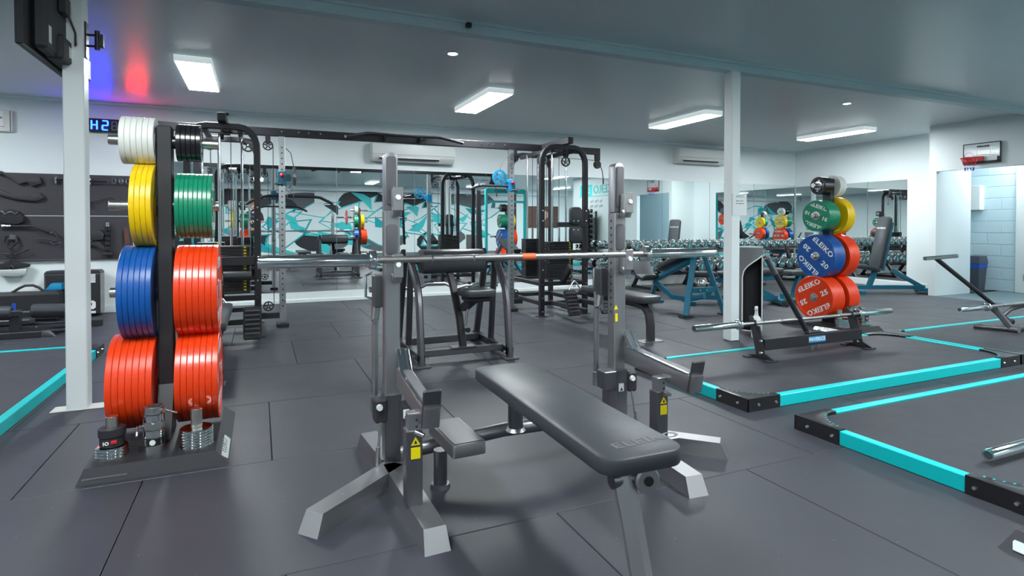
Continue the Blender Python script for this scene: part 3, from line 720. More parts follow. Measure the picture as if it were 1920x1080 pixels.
# ---------------- cable station ----------------
def station(cx, s, label):
    """weight stack station centred on x=cx; s=+1: inner side (towards the long beam's middle) is +X"""
    t = thing('cable_station', label, 'cable machine', (cx, 6.5, 0)); hw = .295
    for y in (-.45, .45):
        pts = [(-hw, y, 0.0), (-hw, y, 1.78)] + [(-hw+.16*(1-math.cos(R(a))), y, 1.82+.19*math.sin(R(a))) for a in (10, 30, 50, 70, 90)] + [(hw-.16*(1-math.cos(R(a))), y, 1.82+.19*math.sin(R(a))) for a in (90, 70, 50, 30, 10)] + [(hw, y, 1.78), (hw, y, 0)]
        part('arch_frame', MB().rtube(pts, .06, .055, up=(0, 1, 0)), 'gun', t)
        for x in (-hw, hw):
            part('foot_plate', MB().box(x-.06, x+.06, y-.045, y+.045, 0, .008, .002), 'black_matt', t)
            if y < 0:
                for z in (.06, .22, .38, .55, .72, 1.13, 1.25):
                    part('bolt', MB().cyl((x, y-.03, z), (x, y-.038, z), .011, .008, 10), 'chrome', t)
        part('lower_bar', MB().box(-hw, hw, y-.025, y+.025, .13, .18, .004), 'black_matt', t)
        part('shelf_bar', MB().box(-hw, hw, y-.025, y+.025, .36, .41, .004), 'gun', t)
    for x in (-hw, hw):
        part('side_rail', MB().box(x-.025, x+.025, -.45, .45, .13, .18, .004), 'black_matt', t)
        part('side_rail', MB().box(x-.025, x+.025, -.45, .45, .36, .41, .004), 'gun', t)
        part('top_rail', MB().box(x*.5-.02, x*.5+.02, -.45, .45, 1.95, 2.0, .004), 'gun', t)
    part('roof_beam', MB().box(-.035, .035, -.62, .35, 2.035, 2.11, .004), 'gun', t)
    for q in (-.35, -.1, .1): part('bolt', MB().cyl((.035, q, 2.07), (.043, q, 2.07), .012, n=10), 'chrome', t)
    # two weight stacks
    for (x, y, w, n, mk) in ((-.14*1, .12, .25, 16, .07), (.06, -.22, .33, 15, .12)):
        st = MB()
        stk = part('weight_stack_base', MB().box(x-w/2, x+w/2, y-.07, y+.07, .41, .43, .003), 'black_matt', t)
        me = MB().box(-w/2, w/2, -.065, .065, 0, .0285, .003).mesh('stack_plate', 'black_paint')
        lm = MB().box(mk-.012, mk+.012, -.0665, -.0645, .006, .023).mesh('weight_mark', 'yellow_sticker')
        for i in range(n):
            o = obj('stack_plate', me, t); o.location = (x, y, .43+i*.0298); l = obj('weight_mark', lm, o)
        for q in (-w*.3, w*.3):
            part('guide_rod', MB().cyl((x+q, y, .41), (x+q, y, 1.97), .0125, n=12), 'chrome', t)
        part('lift_rod', MB().cyl((x, y, .85), (x, y, 1.05), .014, n=10), 'chrome', t)
        part('stack_cable', MB().cyl((x, y, 1.05), (x, y, 1.95), .004, n=6), 'cable', t)
        part('selector_pin', MB().cyl((x+.02, y-.068, .7), (x+.02, y-.11, .7), .013, n=12), 'blue_plastic', t)
        part('stack_guard', MB().box(x-w/2+.01, x+w/2-.01, y-.075, y-.068, 1.0, 1.06, .002), 'gun', t) if False else None
    # pulleys
    def pulley(x, y, z, r=.052, ax='y', m='black_paint'):
        d = (0, .012, 0) if ax == 'y' else (.012, 0, 0)
        p0 = (x-d[0], y-d[1], z); p1 = (x+d[0], y+d[1], z)
        w = part('pulley', MB().ring(p0, p1, r, r*.78, 26), m, t)
        sp = MB()
        for i in range(5):
            a = R(72*i+20); c, sn = math.cos(a), math.sin(a)
            if ax == 'y': sp.bar((x+c*.012, y, z+sn*.012), (x+c*r*.8, y, z+sn*r*.8), .011, .011, 0)
            else: sp.bar((x, y+c*.012, z+sn*.012), (x, y+c*r*.8, z+sn*r*.8), .011, .011, 0)
        q0 = tuple(a-1.3*b for a, b in zip((x, y, z), d)); q1 = tuple(a+1.3*b for a, b in zip((x, y, z), d))
        sp.cyl(q0, q1, r*.3, n=12); part('pulley_spokes', sp, m, w)
        part('axle_bolt', MB().cyl(tuple(a-1.7*b for a, b in zip((x, y, z), d)), q0, .009, n=10), 'chrome', w)
        return w
    pulley(s*(hw+.105), .1, 1.92); part('pulley_bracket', MB().box(s*(hw+.105)-.025, s*(hw+.105)+.025, .07, .13, 1.94, 2.03, .003), 'gun', t)
    pulley(s*(hw-.08), -.30, 1.86, .065); pulley(-s*.12, -.28, 1.86, .06); pulley(0, -.5, 1.93, .055, 'x')
    pulley(s*(hw+.10), .1, .22, .052)
    part('floor_link', MB().box(min(s*hw, s*(hw+.25)), max(s*hw, s*(hw+.25)), .075, .125, .09, .15, .004), 'black_matt', t)
    part('cable_run', MB().cyl((s*(hw+.155), .1, .22), (s*(hw+.155), .1, 1.92), .004, n=6), 'cable', t)
    part('cable_run', MB().cyl((s*(hw-.14), -.30, .45), (s*(hw-.14), -.30, 1.86), .004, n=6).cyl((s*(hw-.02), -.30, .45), (s*(hw-.02), -.30, 1.86), .004, n=6), 'cable', t)['kind'] = 'stuff'
    # curved knee guard bar in front of the stacks
    part('front_guard', MB().rtube([(-hw, -.45, .74), (-.18, -.50, .74), (.0, -.52, .74), (.18, -.50, .74), (hw, -.45, .74)], .014, .085, c=.004), 'black_matt', t)
    # low row: bench, foot plates, handle
    part('row_pad', MB().prism(rrect(.24, 1.12, .05, 5, 0, 0), .065, Matrix.Translation((-.02, -1.62, .355)), .014), 'pad_vinyl', t)
    part('row_beam', MB().rtube([(-.02, -.9, .33), (-.02, -1.95, .33), (-.02, -2.06, .31), (-.02, -2.13, .25), (-.02, -2.15, .15), (-.02, -2.15, .008)], .08, .07, c=.02), 'black_matt', t)
    part('row_foot', MB().box(-.13, .09, -2.21, -2.09, 0, .008, .002), 'steel_light', t)
    for q in (-.17, .25):
        fp = MB(); fp.prism(rrect(.15, .30, .02), .03, Matrix.Translation((q, -.94, .21)) @ Matrix.Rotation(R(62), 4, 'X'), .004)
        f = part('step_plate', fp, 'gun', t)
        for i in range(6):
            part('step_rib', MB().box(-.06, .06, -.11+i*.042, -.095+i*.042, .030, .036, .001, Matrix.Translation((q, -.94, .21)) @ Matrix.Rotation(R(62), 4, 'X')), 'plastic_grey', f)
        part('step_arm', MB().bar((q, -.90, .17), (q, -.45, .16), .05, .05), 'black_matt', t)
    part('centre_rail', MB().box(-.045, .005, -1.0, -.45, .09, .15, .004), 'black_matt', t)
    pulley(-.02, -.60, .55, .05, 'x'); 
    part('pulley_arm', MB().bar((-.02, -.45, .40), (-.02, -.66, .60), .05, .09, .008), 'gun', t)
    ch = MB()
    for i in range(9):
        a = (-.02+.012*math.sin(i), -.66-.022*i*.35, .60-.028*i)
        ch.ring((a[0]-.003, a[1], a[2]), (a[0]+.003, a[1], a[2]), .018, .012, 10) if i % 2 else ch.ring((a[0], a[1]-.003, a[2]), (a[0], a[1]+.003, a[2]), .018, .012, 10)
    part('chain', ch, 'chrome', t)['kind'] = 'stuff'
    hd = MB(); z0 = .36
    hd.tube([(-.08, -.74, z0-.07), (-.095, -.75, z0-.02), (-.05, -.745, z0+.05), (-.02, -.74, z0+.075), (.01, -.745, z0+.05), (.055, -.75, z0-.02), (.04, -.74, z0-.07)], .009, 8)
    hdl = part('row_handle', hd, 'steel_light', t); part('grip', MB().cyl((-.08, -.74, z0-.07), (.04, -.74, z0-.07), .015, n=12), 'black_rubber', hdl)
    if s < 0:
        part('pad_arm', MB().box(-.10, hw, -.49, -.45, 1.055, 1.115, .006), 'gun', t)
        for z in (1.19, .965):
            pp = part('cushion', MB().prism(rrect(.155, .21, .045), .07, Matrix.Translation((.135, -.46, z)) @ Matrix.Rotation(R(90), 4, 'X'), .015), 'pad_vinyl', t)
            for q in (.09, .15): part('bolt', MB().cyl((q, -.531, z-.06 if z > 1.1 else z+.06), (q, -.537, z-.06 if z > 1.1 else z+.06), .009, n=8), 'chrome', pp)
    else:
        part('calf_pad', MB().cyl((.0, -.5, .60), (.24, -.5, .60), .045, n=18), 'pad_vinyl', t)
    return t
station(-.305, 1, 'black cable station at the left, behind the left plate tree')
station(3.345, -1, 'black cable station right of centre with two round cushions')
cb = thing('cable_crossover', 'long black overhead beam with pull-up grips linking both cable stations', 'cable machine', (1.52, 6.6, 0))
part('top_beam', MB().box(-2.45, 2.67, -.032, .032, 2.022, 2.105, .004), 'gun', cb)
for x in (-1.29, -1.12, -1.02, -.9, .97, 1.06, 1.13, 1.28): part('bolt', MB().cyl((x, -.032, 2.07), (x, -.042, 2.07), .012, .009, 10), 'chrome', cb)
part('end_drop', MB().box(2.61, 2.67, -.03, .03, 1.94, 2.03, .003), 'gun', cb)
part('end_pulley', MB().ring((2.64, -.012, 1.89), (2.64, .012, 1.89), .055, .040, 24).cyl((2.64, -.016, 1.89), (2.64, .016, 1.89), .038, n=16), 'black_paint', cb)
part('end_cable', MB().tube([(1.9, 0, 1.955), (2.4, 0, 1.95), (2.64, 0, 1.945)], .004, 6), 'cable', cb)
part('end_cord', MB().tube([(2.69, 0, 1.88), (2.72, 0, 1.80), (2.735, 0, 1.70)], .006, 6).cyl((2.735, 0, 1.70), (2.735, 0, 1.63), .01, n=8), 'cable', cb)
for x, sg in ((.23-1.52, 1), (2.895-1.52, -1)):
    part('column', MB().box(x-.032, x+.032, -.032, .032, .04, 2.022, .004), 'steel_light', cb)
    hm = MB().cyl((0, -.0332, 0), (0, -.0318, 0), .0085, n=10).mesh('adjustment_hole', 'slot_dark')
    for i in range(30):
        o = obj('adjustment_hole', hm, cb); o.location = (x, 0, .22+.058*i)
    part('column_foot', MB().box(x-.06, x+.06, -.09, .09, 0, .04, .004), 'black_matt', cb)
    part('pulley_carriage', MB().box(x-.045, x+.045, -.045, .045, 1.50, 1.65, .005), 'teal_frame' if sg > 0 else 'sky_blue_plastic', cb)
    part('pull_knob', MB().sphere((x, -.065, 1.605), .024), 'red_plastic', cb)
    part('carriage_lever', MB().cyl((x, -.05, 1.52), (x+.07*-sg, -.10, 1.51), .008, n=8), 'black_paint', cb)
    part('carriage_arm', MB().box(min(x, x+sg*.09), max(x, x+sg*.09), -.02, .02, 1.55, 1.62, .004), 'teal_frame' if sg > 0 else 'sky_blue_plastic', cb)
# pulley wheel on right carriage faces the camera, on the left it is edge on
pw = MB(); c0 = (2.895-1.52-.165, -.03, 1.665)
pw.ring((c0[0], c0[1]-.01, c0[2]), (c0[0], c0[1]+.01, c0[2]), .098, .074, 32)
for i in range(6):
    a = R(60*i); pw.bar((c0[0]+.02*math.cos(a), c0[1], c0[2]+.02*math.sin(a)), (c0[0]+.08*math.cos(a), c0[1], c0[2]+.08*math.sin(a)), .024, .012, 0)
pw.cyl((c0[0], c0[1]-.014, c0[2]), (c0[0], c0[1]+.014, c0[2]), .034, n=16)
part('side_pulley', pw, 'sky_blue_plastic', cb)
part('side_pulley', MB().ring((.23-1.52+.11, -.02, 1.60), (.23-1.52+.135, -.02, 1.60), .10, .07, 28).cyl((.23-1.52+.105, -.02, 1.60), (.23-1.52+.14, -.02, 1.60), .03, n=14), 'steel_light', cb)
part('side_cable', MB().tube([(-1.17, 0, 1.70), (-1.20, 0, 1.85), (-1.25, 0, 1.90)], .004, 6), 'cable', cb)
part('side_cable', MB().tube([(1.22, 0, 1.76), (1.27, 0, 1.88), (1.34, 0, 1.93)], .004, 6), 'cable', cb)
# pull-up grips
for sg in (-1, 1):
    part('pull_up_grip', MB().tube([(sg*.10, -.10, 2.095), (sg*.36, -.12, 2.10), (sg*.42, -.14, 2.095), (sg*.66, -.24, 2.03)], .016, 12), 'black_matt', cb)
    part('grip_cap', MB().cyl((sg*.66, -.24, 2.03), (sg*.668, -.243, 2.028), .0165, n=12), 'steel_light', cb)
    part('grip_bracket', MB().bar((sg*.20, -.12, 2.085), (sg*.20, -.02, 2.06), .03, .05), 'black_paint', cb)
    part('neutral_grip', MB().cyl((sg*.20, -.10, 2.05), (sg*.20, -.32, 2.03), .014, n=10), 'black_matt', cb)
part('grip_crossbar', MB().cyl((-.20, -.11, 2.095), (.20, -.11, 2.095), .014, n=10), 'black_matt', cb)
# lat bar hanging on the left carriage
t = thing('lat_bar', 'black cranked lat bar hanging from the left steel column', 'cable attachment', (.30, 6.62, 1.39))
part('bar', MB().tube([(-.42, 0, -.09), (-.35, 0, -.045), (-.27, 0, -.015), (-.2, 0, 0), (.24, 0, 0), (.32, 0, -.01), (.45, 0, -.075)], .0165, 10), 'black_matt', t)
for x0, z0, x1, z1 in ((-.42, -.09, -.43, -.096), (.45, -.075, .46, -.08)): part('end_cap', MB().cyl((x0, 0, z0), (x1, 0, z1), .017, n=12), 'chrome', t)
for q in (-.02, .045): part('collar_ring', MB().cyl((q-.005, 0, 0), (q+.005, 0, 0), .019, n=12), 'chrome', t)
part('carabiner', MB().tube([(.0, 0, .02), (-.01, 0, .06), (.01, 0, .10), (.02, 0, .12), (.03, 0, .06)], .005, 6, True), 'chrome', t)
t = thing('cable_strap', 'long black strap handle hanging beside the right steel column', 'cable attachment', (2.43, 6.5, 1.50))
part('strap', MB().rtube([(0, 0, 0), (.005, 0, -.25), (.02, 0, -.6), (.03, 0, -.78)], .045, .012, c=.003), 'cloth_black', t)
part('clip', MB().tube([(0, 0, 0), (-.015, 0, .03), (0, 0, .06), (.015, 0, .03)], .004, 6, True), 'chrome', t)
part('clip_rod', MB().tube([(0, 0, .06), (.03, .02, .11), (.14, .05, .13)], .006, 6), 'steel_dark', t)
t = thing('lat_bar', 'black straight lat bar hanging in front of the right cable station', 'cable attachment', (2.62, 6.52, 1.56))
part('bar', MB().tube([(-.30, 0, -.05), (-.22, 0, -.015), (-.14, 0, 0), (.20, 0, .0)], .015, 10), 'black_matt', t)
part('bar_cap', MB().cyl((-.30, 0, -.05), (-.31, 0, -.055), .016, n=10), 'chrome', t)

# ---------------- preacher curl bench ----------------
t = thing('preacher_bench', 'black preacher curl bench with small seat and thick arm pad', 'bench', (1.49, 4.25, 0))
for s in (-1, 1):
    x = s*.365
    part('front_leg', MB().rtube([(x, 0, .0), (x, .0, .02), (x*1.0, .06, .45), (x, .10, .57), (x, .17, .65), (x*1.02, .30, .77)], .05, .06, c=.012), 'steel_dark', t)
    part('rear_leg', MB().rtube([(x, .78, .06), (x, .55, .80)], .05, .06, c=.012), 'black_matt', t)
    part('inner_leg', MB().rtube([(x, .42, .06), (x, .33, .78)], .045, .05, c=.01), 'black_matt', t)
    part('side_beam', MB().box(x-.025, x+.025, -.02, .82, .03, .095, .005), 'gun', t)
    part('foot_pad', MB().box(x-.06, x+.06, -.06, .04, 0, .014, .004), 'plastic_grey', t)
    part('foot_pad', MB().box(x-.06, x+.06, .76, .86, 0, .03, .004), 'plastic_grey', t)
    part('top_arm', MB().rtube([(x, .25, .785), (x, .60, .80)], .05, .05, c=.01), 'black_matt', t)
    part('bar_catch', MB().rtube([(x, .56, .80), (x, .60, .86)], .04, .05, c=.008), 'black_paint', t)
    part('low_catch', MB().rtube([(x, .74, .47), (x, .95, .47), (x, .98, .53)], .03, .03, c=.006), 'black_paint', t)
    for q in (.09, .14): part('bolt', MB().cyl((x+s*.026, q, .06), (x+s*.036, q, .06), .01, n=10), 'chrome', t)
    part('bolt', MB().cyl((x-s*.05, .0, .062), (x-s*.05, -.012, .062), .01, n=10), 'chrome', t)
part('front_crossbar', MB().box(-.34, .34, .07, .13, .055, .105, .005), 'steel_dark', t)
part('rear_crossbar', MB().box(-.34, .34, .62, .68, .04, .10, .005), 'steel_dark', t)
part('top_crossbar', MB().box(-.35, .35, .33, .38, .76, .80, .005), 'black_matt', t)
part('post_plate', MB().box(-.10, .10, .05, .15, .105, .115, .003), 'steel_dark', t)
part('centre_post', MB().rtube([(-.0, .10, .11), (-.02, .13, .35), (-.06, .19, .62), (-.09, .30, .80)], .055, .05, c=.008), 'gun', t)
part('seat', MB().prism(rrect(.26, .26, .05), .055, Matrix.Translation((.07, -.02, .525)), .014), 'pad_vinyl', t)
part('seat_plate', MB().box(-.03, .17, -.10, .06, .485, .525, .012), 'black_matt', t)
part('seat_bracket', MB().bar((.0, .08, .42), (.06, .0, .50), .08, .06), 'black_matt', t)
part('adjust_rod', MB().cyl((.01, .06, .28), (.02, .05, .42), .011, n=10), 'chrome', t)
part('adjust_knob', MB().cyl((.02, .055, .25), (.02, .03, .25), .02, n=14), 'black_paint', t)
ap = MB(); prof = [(.0, .0), (.10, -.13), (.12, -.17), (.07, -.19), (.0, -.16), (-.035, -.06), (-.04, .0), (-.03, .05), (.0, .075), (.04, .07), (.07, .03)]
ap.prism([(a, b) for a, b in prof], .52, Matrix(((0, 0, 1, -.30), (1, 0, 0, .24), (0, 1, 0, .86), (0, 0, 0, 1))), .012)
part('arm_pad', MB().prism(rrect(.24, .19, .07), .52, Matrix.Translation((-.30, .27, .785)) @ Matrix(((0, 0, 1, 0), (1, 0, 0, 0), (0, 1, 0, 0), (0, 0, 0, 1))), .012), 'pad_vinyl', t)
t = thing('curl_bar', 'zigzag chrome curl bar resting low behind the preacher bench', 'curl bar', (1.52, 5.215, .50))
part('bar', MB().tube([(-.62, 0, 0), (-.30, 0, .0), (-.20, 0, -.03), (-.08, 0, .03), (.08, 0, .03), (.20, 0, -.03), (.30, 0, 0), (.62, 0, 0)], .013, 10), 'bar_steel', t)
for s in (-1, 1): part('sleeve', MB().cyl((s*.36, 0, 0), (s*.62, 0, 0), .0245, n=16), 'chrome', t)

# ---------------- dumbbell rack and dumbbells ----------------
t = thing('dumbbell_rack', 'long black two-tier dumbbell rack in front of the mirrors', 'rack', (7.7, 7.95, 0))
for x in (-1.72, -.60, .60, 1.78):
    for s, q in ((-1, -.36), (1, .36)):
        part('leg', MB().bar((x, q, 0.0), (x, q*.30, .40), .05, .05), 'black_matt', t)
    part('upright', MB().bar((x, .10, .36), (x, .22, .72), .05, .06), 'black_matt', t)
    part('foot_rail', MB().box(x-.025, x+.025, -.38, .38, 0, .045, .004), 'black_matt', t)
for (y, z) in ((-.16, .29), (.16, .29), (-.10, .665), (.17, .665)):
    part('shelf_rail', MB().box(-2.12, 2.0, y-.03, y+.03, z-.02, z, .004), 'black_matt', t)
part('lower_beam', MB().box(-1.72, 1.78, -.02, .03, .22, .265, .004), 'black_matt', t)
def dumb_meshes(r, L, h, r2):
    rot = Matrix.Rotation(R(90), 4, 'X')
    hm = {}
    hd = MB().lathe([(.0001, 0), (r-.012, 0), (r-.004, .004), (r, .010), (r, h-.012), (r-.008, h), (.0001, h)], rot, 26, cap=False)
    hm['head'] = hd.mesh('head', 'chrome')
    hm['collar'] = MB().lathe([(r*.55, 0), (r*.9, .014), (r*.55, .03)], rot, 20).mesh('collar', 'black_rubber')
    hm['handle'] = MB().cyl((0, -L/2, 0), (0, L/2, 0), .016, n=10).mesh('handle', 'bar_steel')
    hm['face'] = MB().cyl((0, -.0005, 0), (0, -.003, 0), r-.014, n=22).mesh('face', 'steel_dark')
    hm['mark'] = MB().box(-r*.20, r*.20, -.0045, -.003, -r*.5, r*.5, 0).mesh('weight_mark', 'teal_print')
    return hm, r, L, h
top = dumb_meshes(.066, .13, .095, 0); bot = dumb_meshes(.083, .14, .13, 0)
def dumbbell(kind, x, y, z, label, group, ang):
    hm, r, L, h = kind
    o = thing('dumbbell', label, 'dumbbell', (x, y, z), 0, group)
    obj('handle', hm['handle'], o)
    for s in (-1, 1):
        y0 = -L/2 if s < 0 else L/2+h
        a = obj('head', hm['head'], o, None, Matrix.Translation((0, y0, 0)) @ Matrix.Identity(4))
        obj('collar', hm['collar'], o, None, Matrix.Translation((0, (-L/2+.022) if s < 0 else L/2+.008, 0)))
        if s < 0:
            f = obj('face', hm['face'], o, None, Matrix.Translation((0, y0-h-.0002, 0)) if False else Matrix.Translation((0, -L/2-h, 0)))
            obj('weight_mark', hm['mark'], f, None, Matrix.Rotation(R(ang), 4, 'Y'))
n = 22
for i in range(n):
    x = 5.70+i*(3.80/(n-1))
    dumbbell(top, x, 7.97, .665+.066, '%s dumbbell from the left on the upper rack tier, teal marked' % ORD[i].capitalize(), 'dumbbells on the upper tier', random.choice((10, 30, -40, 60, 90, 20)))
n = 19
for i in range(n):
    x = 5.72+i*(3.80/(n-1))
    dumbbell(bot, x, 7.92, .29+.080, '%s dumbbell from the left on the lower rack tier, larger heads' % ORD[i].capitalize(), 'dumbbells on the lower tier', random.choice((10, 30, -40, 60, 90, 20)))
for k, (x, y) in enumerate(((7.02, 7.62), (7.30, 7.62))):
    o = thing('dumbbell', '%s round dumbbell lying on the floor under the rack' % ('left' if k == 0 else 'right'), 'dumbbell', (x, y, .083), R(70), 'dumbbells on the floor')
    obj('handle', bot[0]['handle'], o)
    for s in (-1, 1): obj('head', bot[0]['head'], o, None, Matrix.Translation((0, -.07 if s < 0 else .20, 0)))
# ---------------- teal benches ----------------
t = thing('incline_bench', 'teal A-framed incline bench with black pad behind the racked barbell', 'bench', (4.92, 5.5, 0))
for (x0, x1) in ((-.07, -.35), (.09, .24)):
    part('leg', MB().bar((x0, 0, .70), (x1, -.18, .01), .065, .055, .006), 'teal_frame', t)
    part('foot_pad', MB().box(x1-.07, x1+.07, -.23, -.13, 0, .018, .005), 'black_matt', t)
part('head_plate', MB().box(-.16, .20, -.05, .05, .69, .73, .005), 'teal_frame', t)
part('leg_crossbar', MB().bar((-.25, -.10, .30), (.17, -.10, .30), .05, .06), 'teal_frame', t)
for q in (-.10, 0, ): part('bolt', MB().cyl((q, -.135, .30), (q, -.145, .30), .012, n=10), 'chrome', t)
part('spine', MB().rtube([(-.02, .0, .69), (-.08, .35, .52), (-.12, .68, .36)], .06, .07, up=(1, 0, 0), c=.01), 'teal_frame', t)
part('lower_beam', MB().rtube([(.0, -.10, .22), (-.03, .12, .16), (-.06, .40, .16), (-.12, .70, .34)], .06, .05, up=(1, 0, 0), c=.01), 'teal_frame', t)
part('rear_leg', MB().bar((-.12, .66, .36), (.02, .98, .01), .05, .06), 'teal_frame', t)
part('rear_foot', MB().box(-.20, .24, .95, 1.02, 0, .04, .005), 'teal_frame', t)
bm_ = Matrix.Translation((-.05, .30, .60)) @ Matrix.Rotation(R(-24), 4, 'X')
part('chest_pad', MB().prism(rrect(.28, .62, .06), .07, bm_, .016), 'pad_vinyl', t)
part('seat_pad', MB().prism([(-.12, 0), (.0, -.17), (.12, -.20), (.20, -.17), (.20, -.20), (.12, -.245), (-.02, -.215), (-.16, -.01)], .30, Matrix(((0, 0, 1, -.36), (-1, 0, 0, .78), (0, 1, 0, .60), (0, 0, 0, 1))), .008), 'pad_vinyl', t)
def adj_bench(label, loc, rz, L=1.25, back=0.0, low=False):
    t = thing('adjustable_bench', label, 'bench', loc, rz)
    part('base_beam', MB().bar((-L*.48, 0, .09), (L*.42, 0, .09), .07, .06), 'teal_frame', t)
    part('front_foot', MB().box(-L*.52, -L*.46, -.26, .26, 0, .06, .006), 'teal_frame', t)
    part('rear_foot', MB().box(L*.40, L*.46, -.20, .20, .02, .08, .006), 'teal_frame', t)
    for s in (-1, 1): part('wheel', MB().cyl((L*.45, s*.20, .045), (L*.45, s*.24, .045), .045, n=20, ch=.006), 'black_rubber', t)
    part('seat_post', MB().bar((-L*.30, 0, .10), (-L*.22, 0, .36), .06, .07), 'teal_frame', t)
    part('brace', MB().bar((L*.38, 0, .10), (.0, 0, .36), .05, .06), 'teal_frame', t)
    part('brace_strut', MB().cyl((L*.30, .0, .14), (.10, .0, .34), .018, n=12), 'chrome', t)
    part('seat_pad', MB().prism(rrect(.34, .27, .05), .07, Matrix.Translation((-L*.34, 0, .37)) @ Matrix.Rotation(R(back*.15), 4, 'Y'), .016), 'pad_vinyl', t)
    M = Matrix.Translation((-L*.19, 0, .37)) @ Matrix.Rotation(R(-back), 4, 'Y')
    bp = part('back_pad', MB().prism(rrect(.84, .28, .06, cx=.43), .07, M, .016), 'pad_vinyl', t)
    part('back_frame', MB().box(.0, .78, -.05, .05, -.085, 0, .004, M), 'teal_frame', t)
    if back > 40:
        text('lettering', 'MAVERICK', .038, 'white_print', M @ Matrix.Translation((.66, 0, .0705)) @ Matrix.Rotation(R(-90), 4, 'Z'), bp, sx=1.1, bold=.001)
    return t
adj_bench('teal adjustable bench lying flat behind the right steel post', (5.98, 5.95, 0), R(-28), 1.3, 4)
adj_bench('teal adjustable bench lying flat behind the right plate tree', (7.35, 5.85, 0), R(2), 1.35, 3)
adj_bench('teal adjustable bench set upright beside the right wall mirror', (9.24, 5.93, 0), R(-24), 1.22, 79)

# ---------------- grey tube bin with spray bottle ----------------
t = thing('storage_tube', 'grey upright storage tube with tall black cutaway beside the right post', 'tube bin', (4.54, 4.33, 0), 0)
r = .118; H = .86; n = 48; vs = []; fs = []
a_dir = math.degrees(math.atan2(-4.33, -4.54))+14
def opening(a):   # degrees from opening centre -> (z0, z1) of hole
    d = (a-a_dir+540) % 360-180
    if abs(d) > 52: return None
    k = (d+52)/104
    return (.03, .56+.22*math.sqrt(k))
cols = [a_dir-180+360*i/n for i in range(n)]
inner = MB(); outer = MB()
def wallquad(mb, rr, a0, a1, z0, z1):
    p = [(rr*math.cos(R(a)), rr*math.sin(R(a)), z) for a, z in ((a0, z0), (a1, z0), (a1, z1), (a0, z1))]
    mb.add(p, [(0, 1, 2, 3)])
for i in range(n):
    a0 = cols[i]; a1 = cols[i]+360/n; o = opening((a0+a1)/2)
    for mb, rr in ((outer, r), (inner, r-.006)):
        if o is None: wallquad(mb, rr, a0, a1, 0.0, H)
        else: wallquad(mb, rr, a0, a1, 0.0, o[0]); wallquad(mb, rr, a0, a1, o[1], H)
part('shell', outer, 'plastic_grey', t).data.materials[0] = mat('tube_grey', (.16, .165, .175), .4)
part('lining', inner, 'black_matt', t)
part('floor_disc', MB().cyl((0, 0, .002), (0, 0, .02), r-.007, n=32), 'black_matt', t)
part('lid', MB().cyl((0, 0, H-.004), (0, 0, H+.004), r+.002, n=36), 'silver_label', t)
edge = [(a_dir-52, .03)]+[(a_dir-52+104*k/14, .56+.22*math.sqrt(k/14)) for k in range(15)]+[(a_dir+52, .03)]+[(a_dir+52-104*k/8, .03) for k in range(1, 8)]
part('edge_trim', MB().tube([((r+.001)*math.cos(R(a)), (r+.001)*math.sin(R(a)), z) for a, z in edge], .006, 6, True), 'white_plastic', t)
t = thing('spray_bottle', 'white spray bottle standing in front of the grey storage tube', 'spray bottle', (4.37, 4.09, 0), R(-140))
part('bottle', MB().lathe([(.0001, 0), (.042, 0), (.046, .01), (.046, .15), (.038, .19), (.018, .215), (.018, .235), (.0001, .235)], Matrix.Identity(4), 24, cap=False), 'bottle_white', t)
h = MB(); h.prism([(-.03, .235), (.022, .235), (.025, .262), (.05, .268), (.07, .275), (.07, .29), (.02, .305), (-.02, .30), (-.045, .28), (-.035, .262)], .026, Matrix(((1, 0, 0, 0), (0, 0, 1, -.013), (0, 1, 0, .0), (0, 0, 0, 1))), .003)
part('spray_head', h, 'white_plastic', t)
part('trigger', MB().tube([(.038, 0, .268), (.045, 0, .25), (.038, 0, .225), (.044, 0, .212)], .005, 6), 'white_plastic', t)
part('sticker', MB().lathe([(.0465, .03), (.0465, .13)], Matrix.Identity(4), 24, cap=False), 'silver_label', t)

# ---------------- bar jacks and floor barbells ----------------
PZ = .064
t = thing('bar_jack', 'grey steel bar jack with leaning handle and blue lettered plate', 'bar jack', (4.03, 3.2, PZ))
for x, nm in ((-.555, 'l'), (.545, 'r')):
    for k, dx in enumerate((0,)):
        p = MB(); p.prism([(-.11, 0), (.13, 0), (.13, .012), (.05, .03), (.115, .285), (.06, .29), (.045, .245), (.02, .25), (-.03, .05), (-.105, .016)], .010, Matrix(((0, 0, 1, x-.005), (1, 0, 0, 0), (0, 1, 0, 0), (0, 0, 0, 1))), .001)
        part('end_plate', p, 'gun', t)
    p = MB(); p.prism([(.02, .16), (.06, .10), (.16, .30), (.13, .315)], .010, Matrix(((0, 0, 1, x+.030), (1, 0, 0, 0), (0, 1, 0, 0), (0, 0, 0, 1))), .001)
    part('rear_prong', p, 'black_matt', t)
    part('foot', MB().box(x-.06, x+.05, -.11, -.06, 0, .010, .002), 'black_matt', t)
    part('foot', MB().box(x-.06, x+.05, .08, .13, 0, .010, .002), 'black_matt', t)
    for z in (.05, .14): part('bolt', MB().cyl((x-.006, .0, z), (x-.016, .0, z), .014, .010, 12), 'chrome', t)
bmm = MB(); bmm.box(-.55, .54, -.028, .02, .07, .155, .003); part('cross_beam', bmm, 'gun', t)
bl = part('name_plate', MB().box(-.085, .10, -.0305, -.028, .092, .138, 0), 'blue_print', t)
text('lettering', 'MAVERICK', .040, 'paper', face_my(.0075, -.0308, .115), bl, sx=.92, bold=.0012, ext=.0003)
part('handle_tube', MB().cyl((.02, .05, .12), (-.375, .12, .755), .021, n=18), 'gun', t)
part('handle_grip', MB().cyl((-.30, .107, .63), (-.376, .12, .757), .0225, n=18), 'steel_dark', t)
part('handle_base', MB().box(-.04, .10, .0, .06, .155, .165, .003), 'black_matt', t)
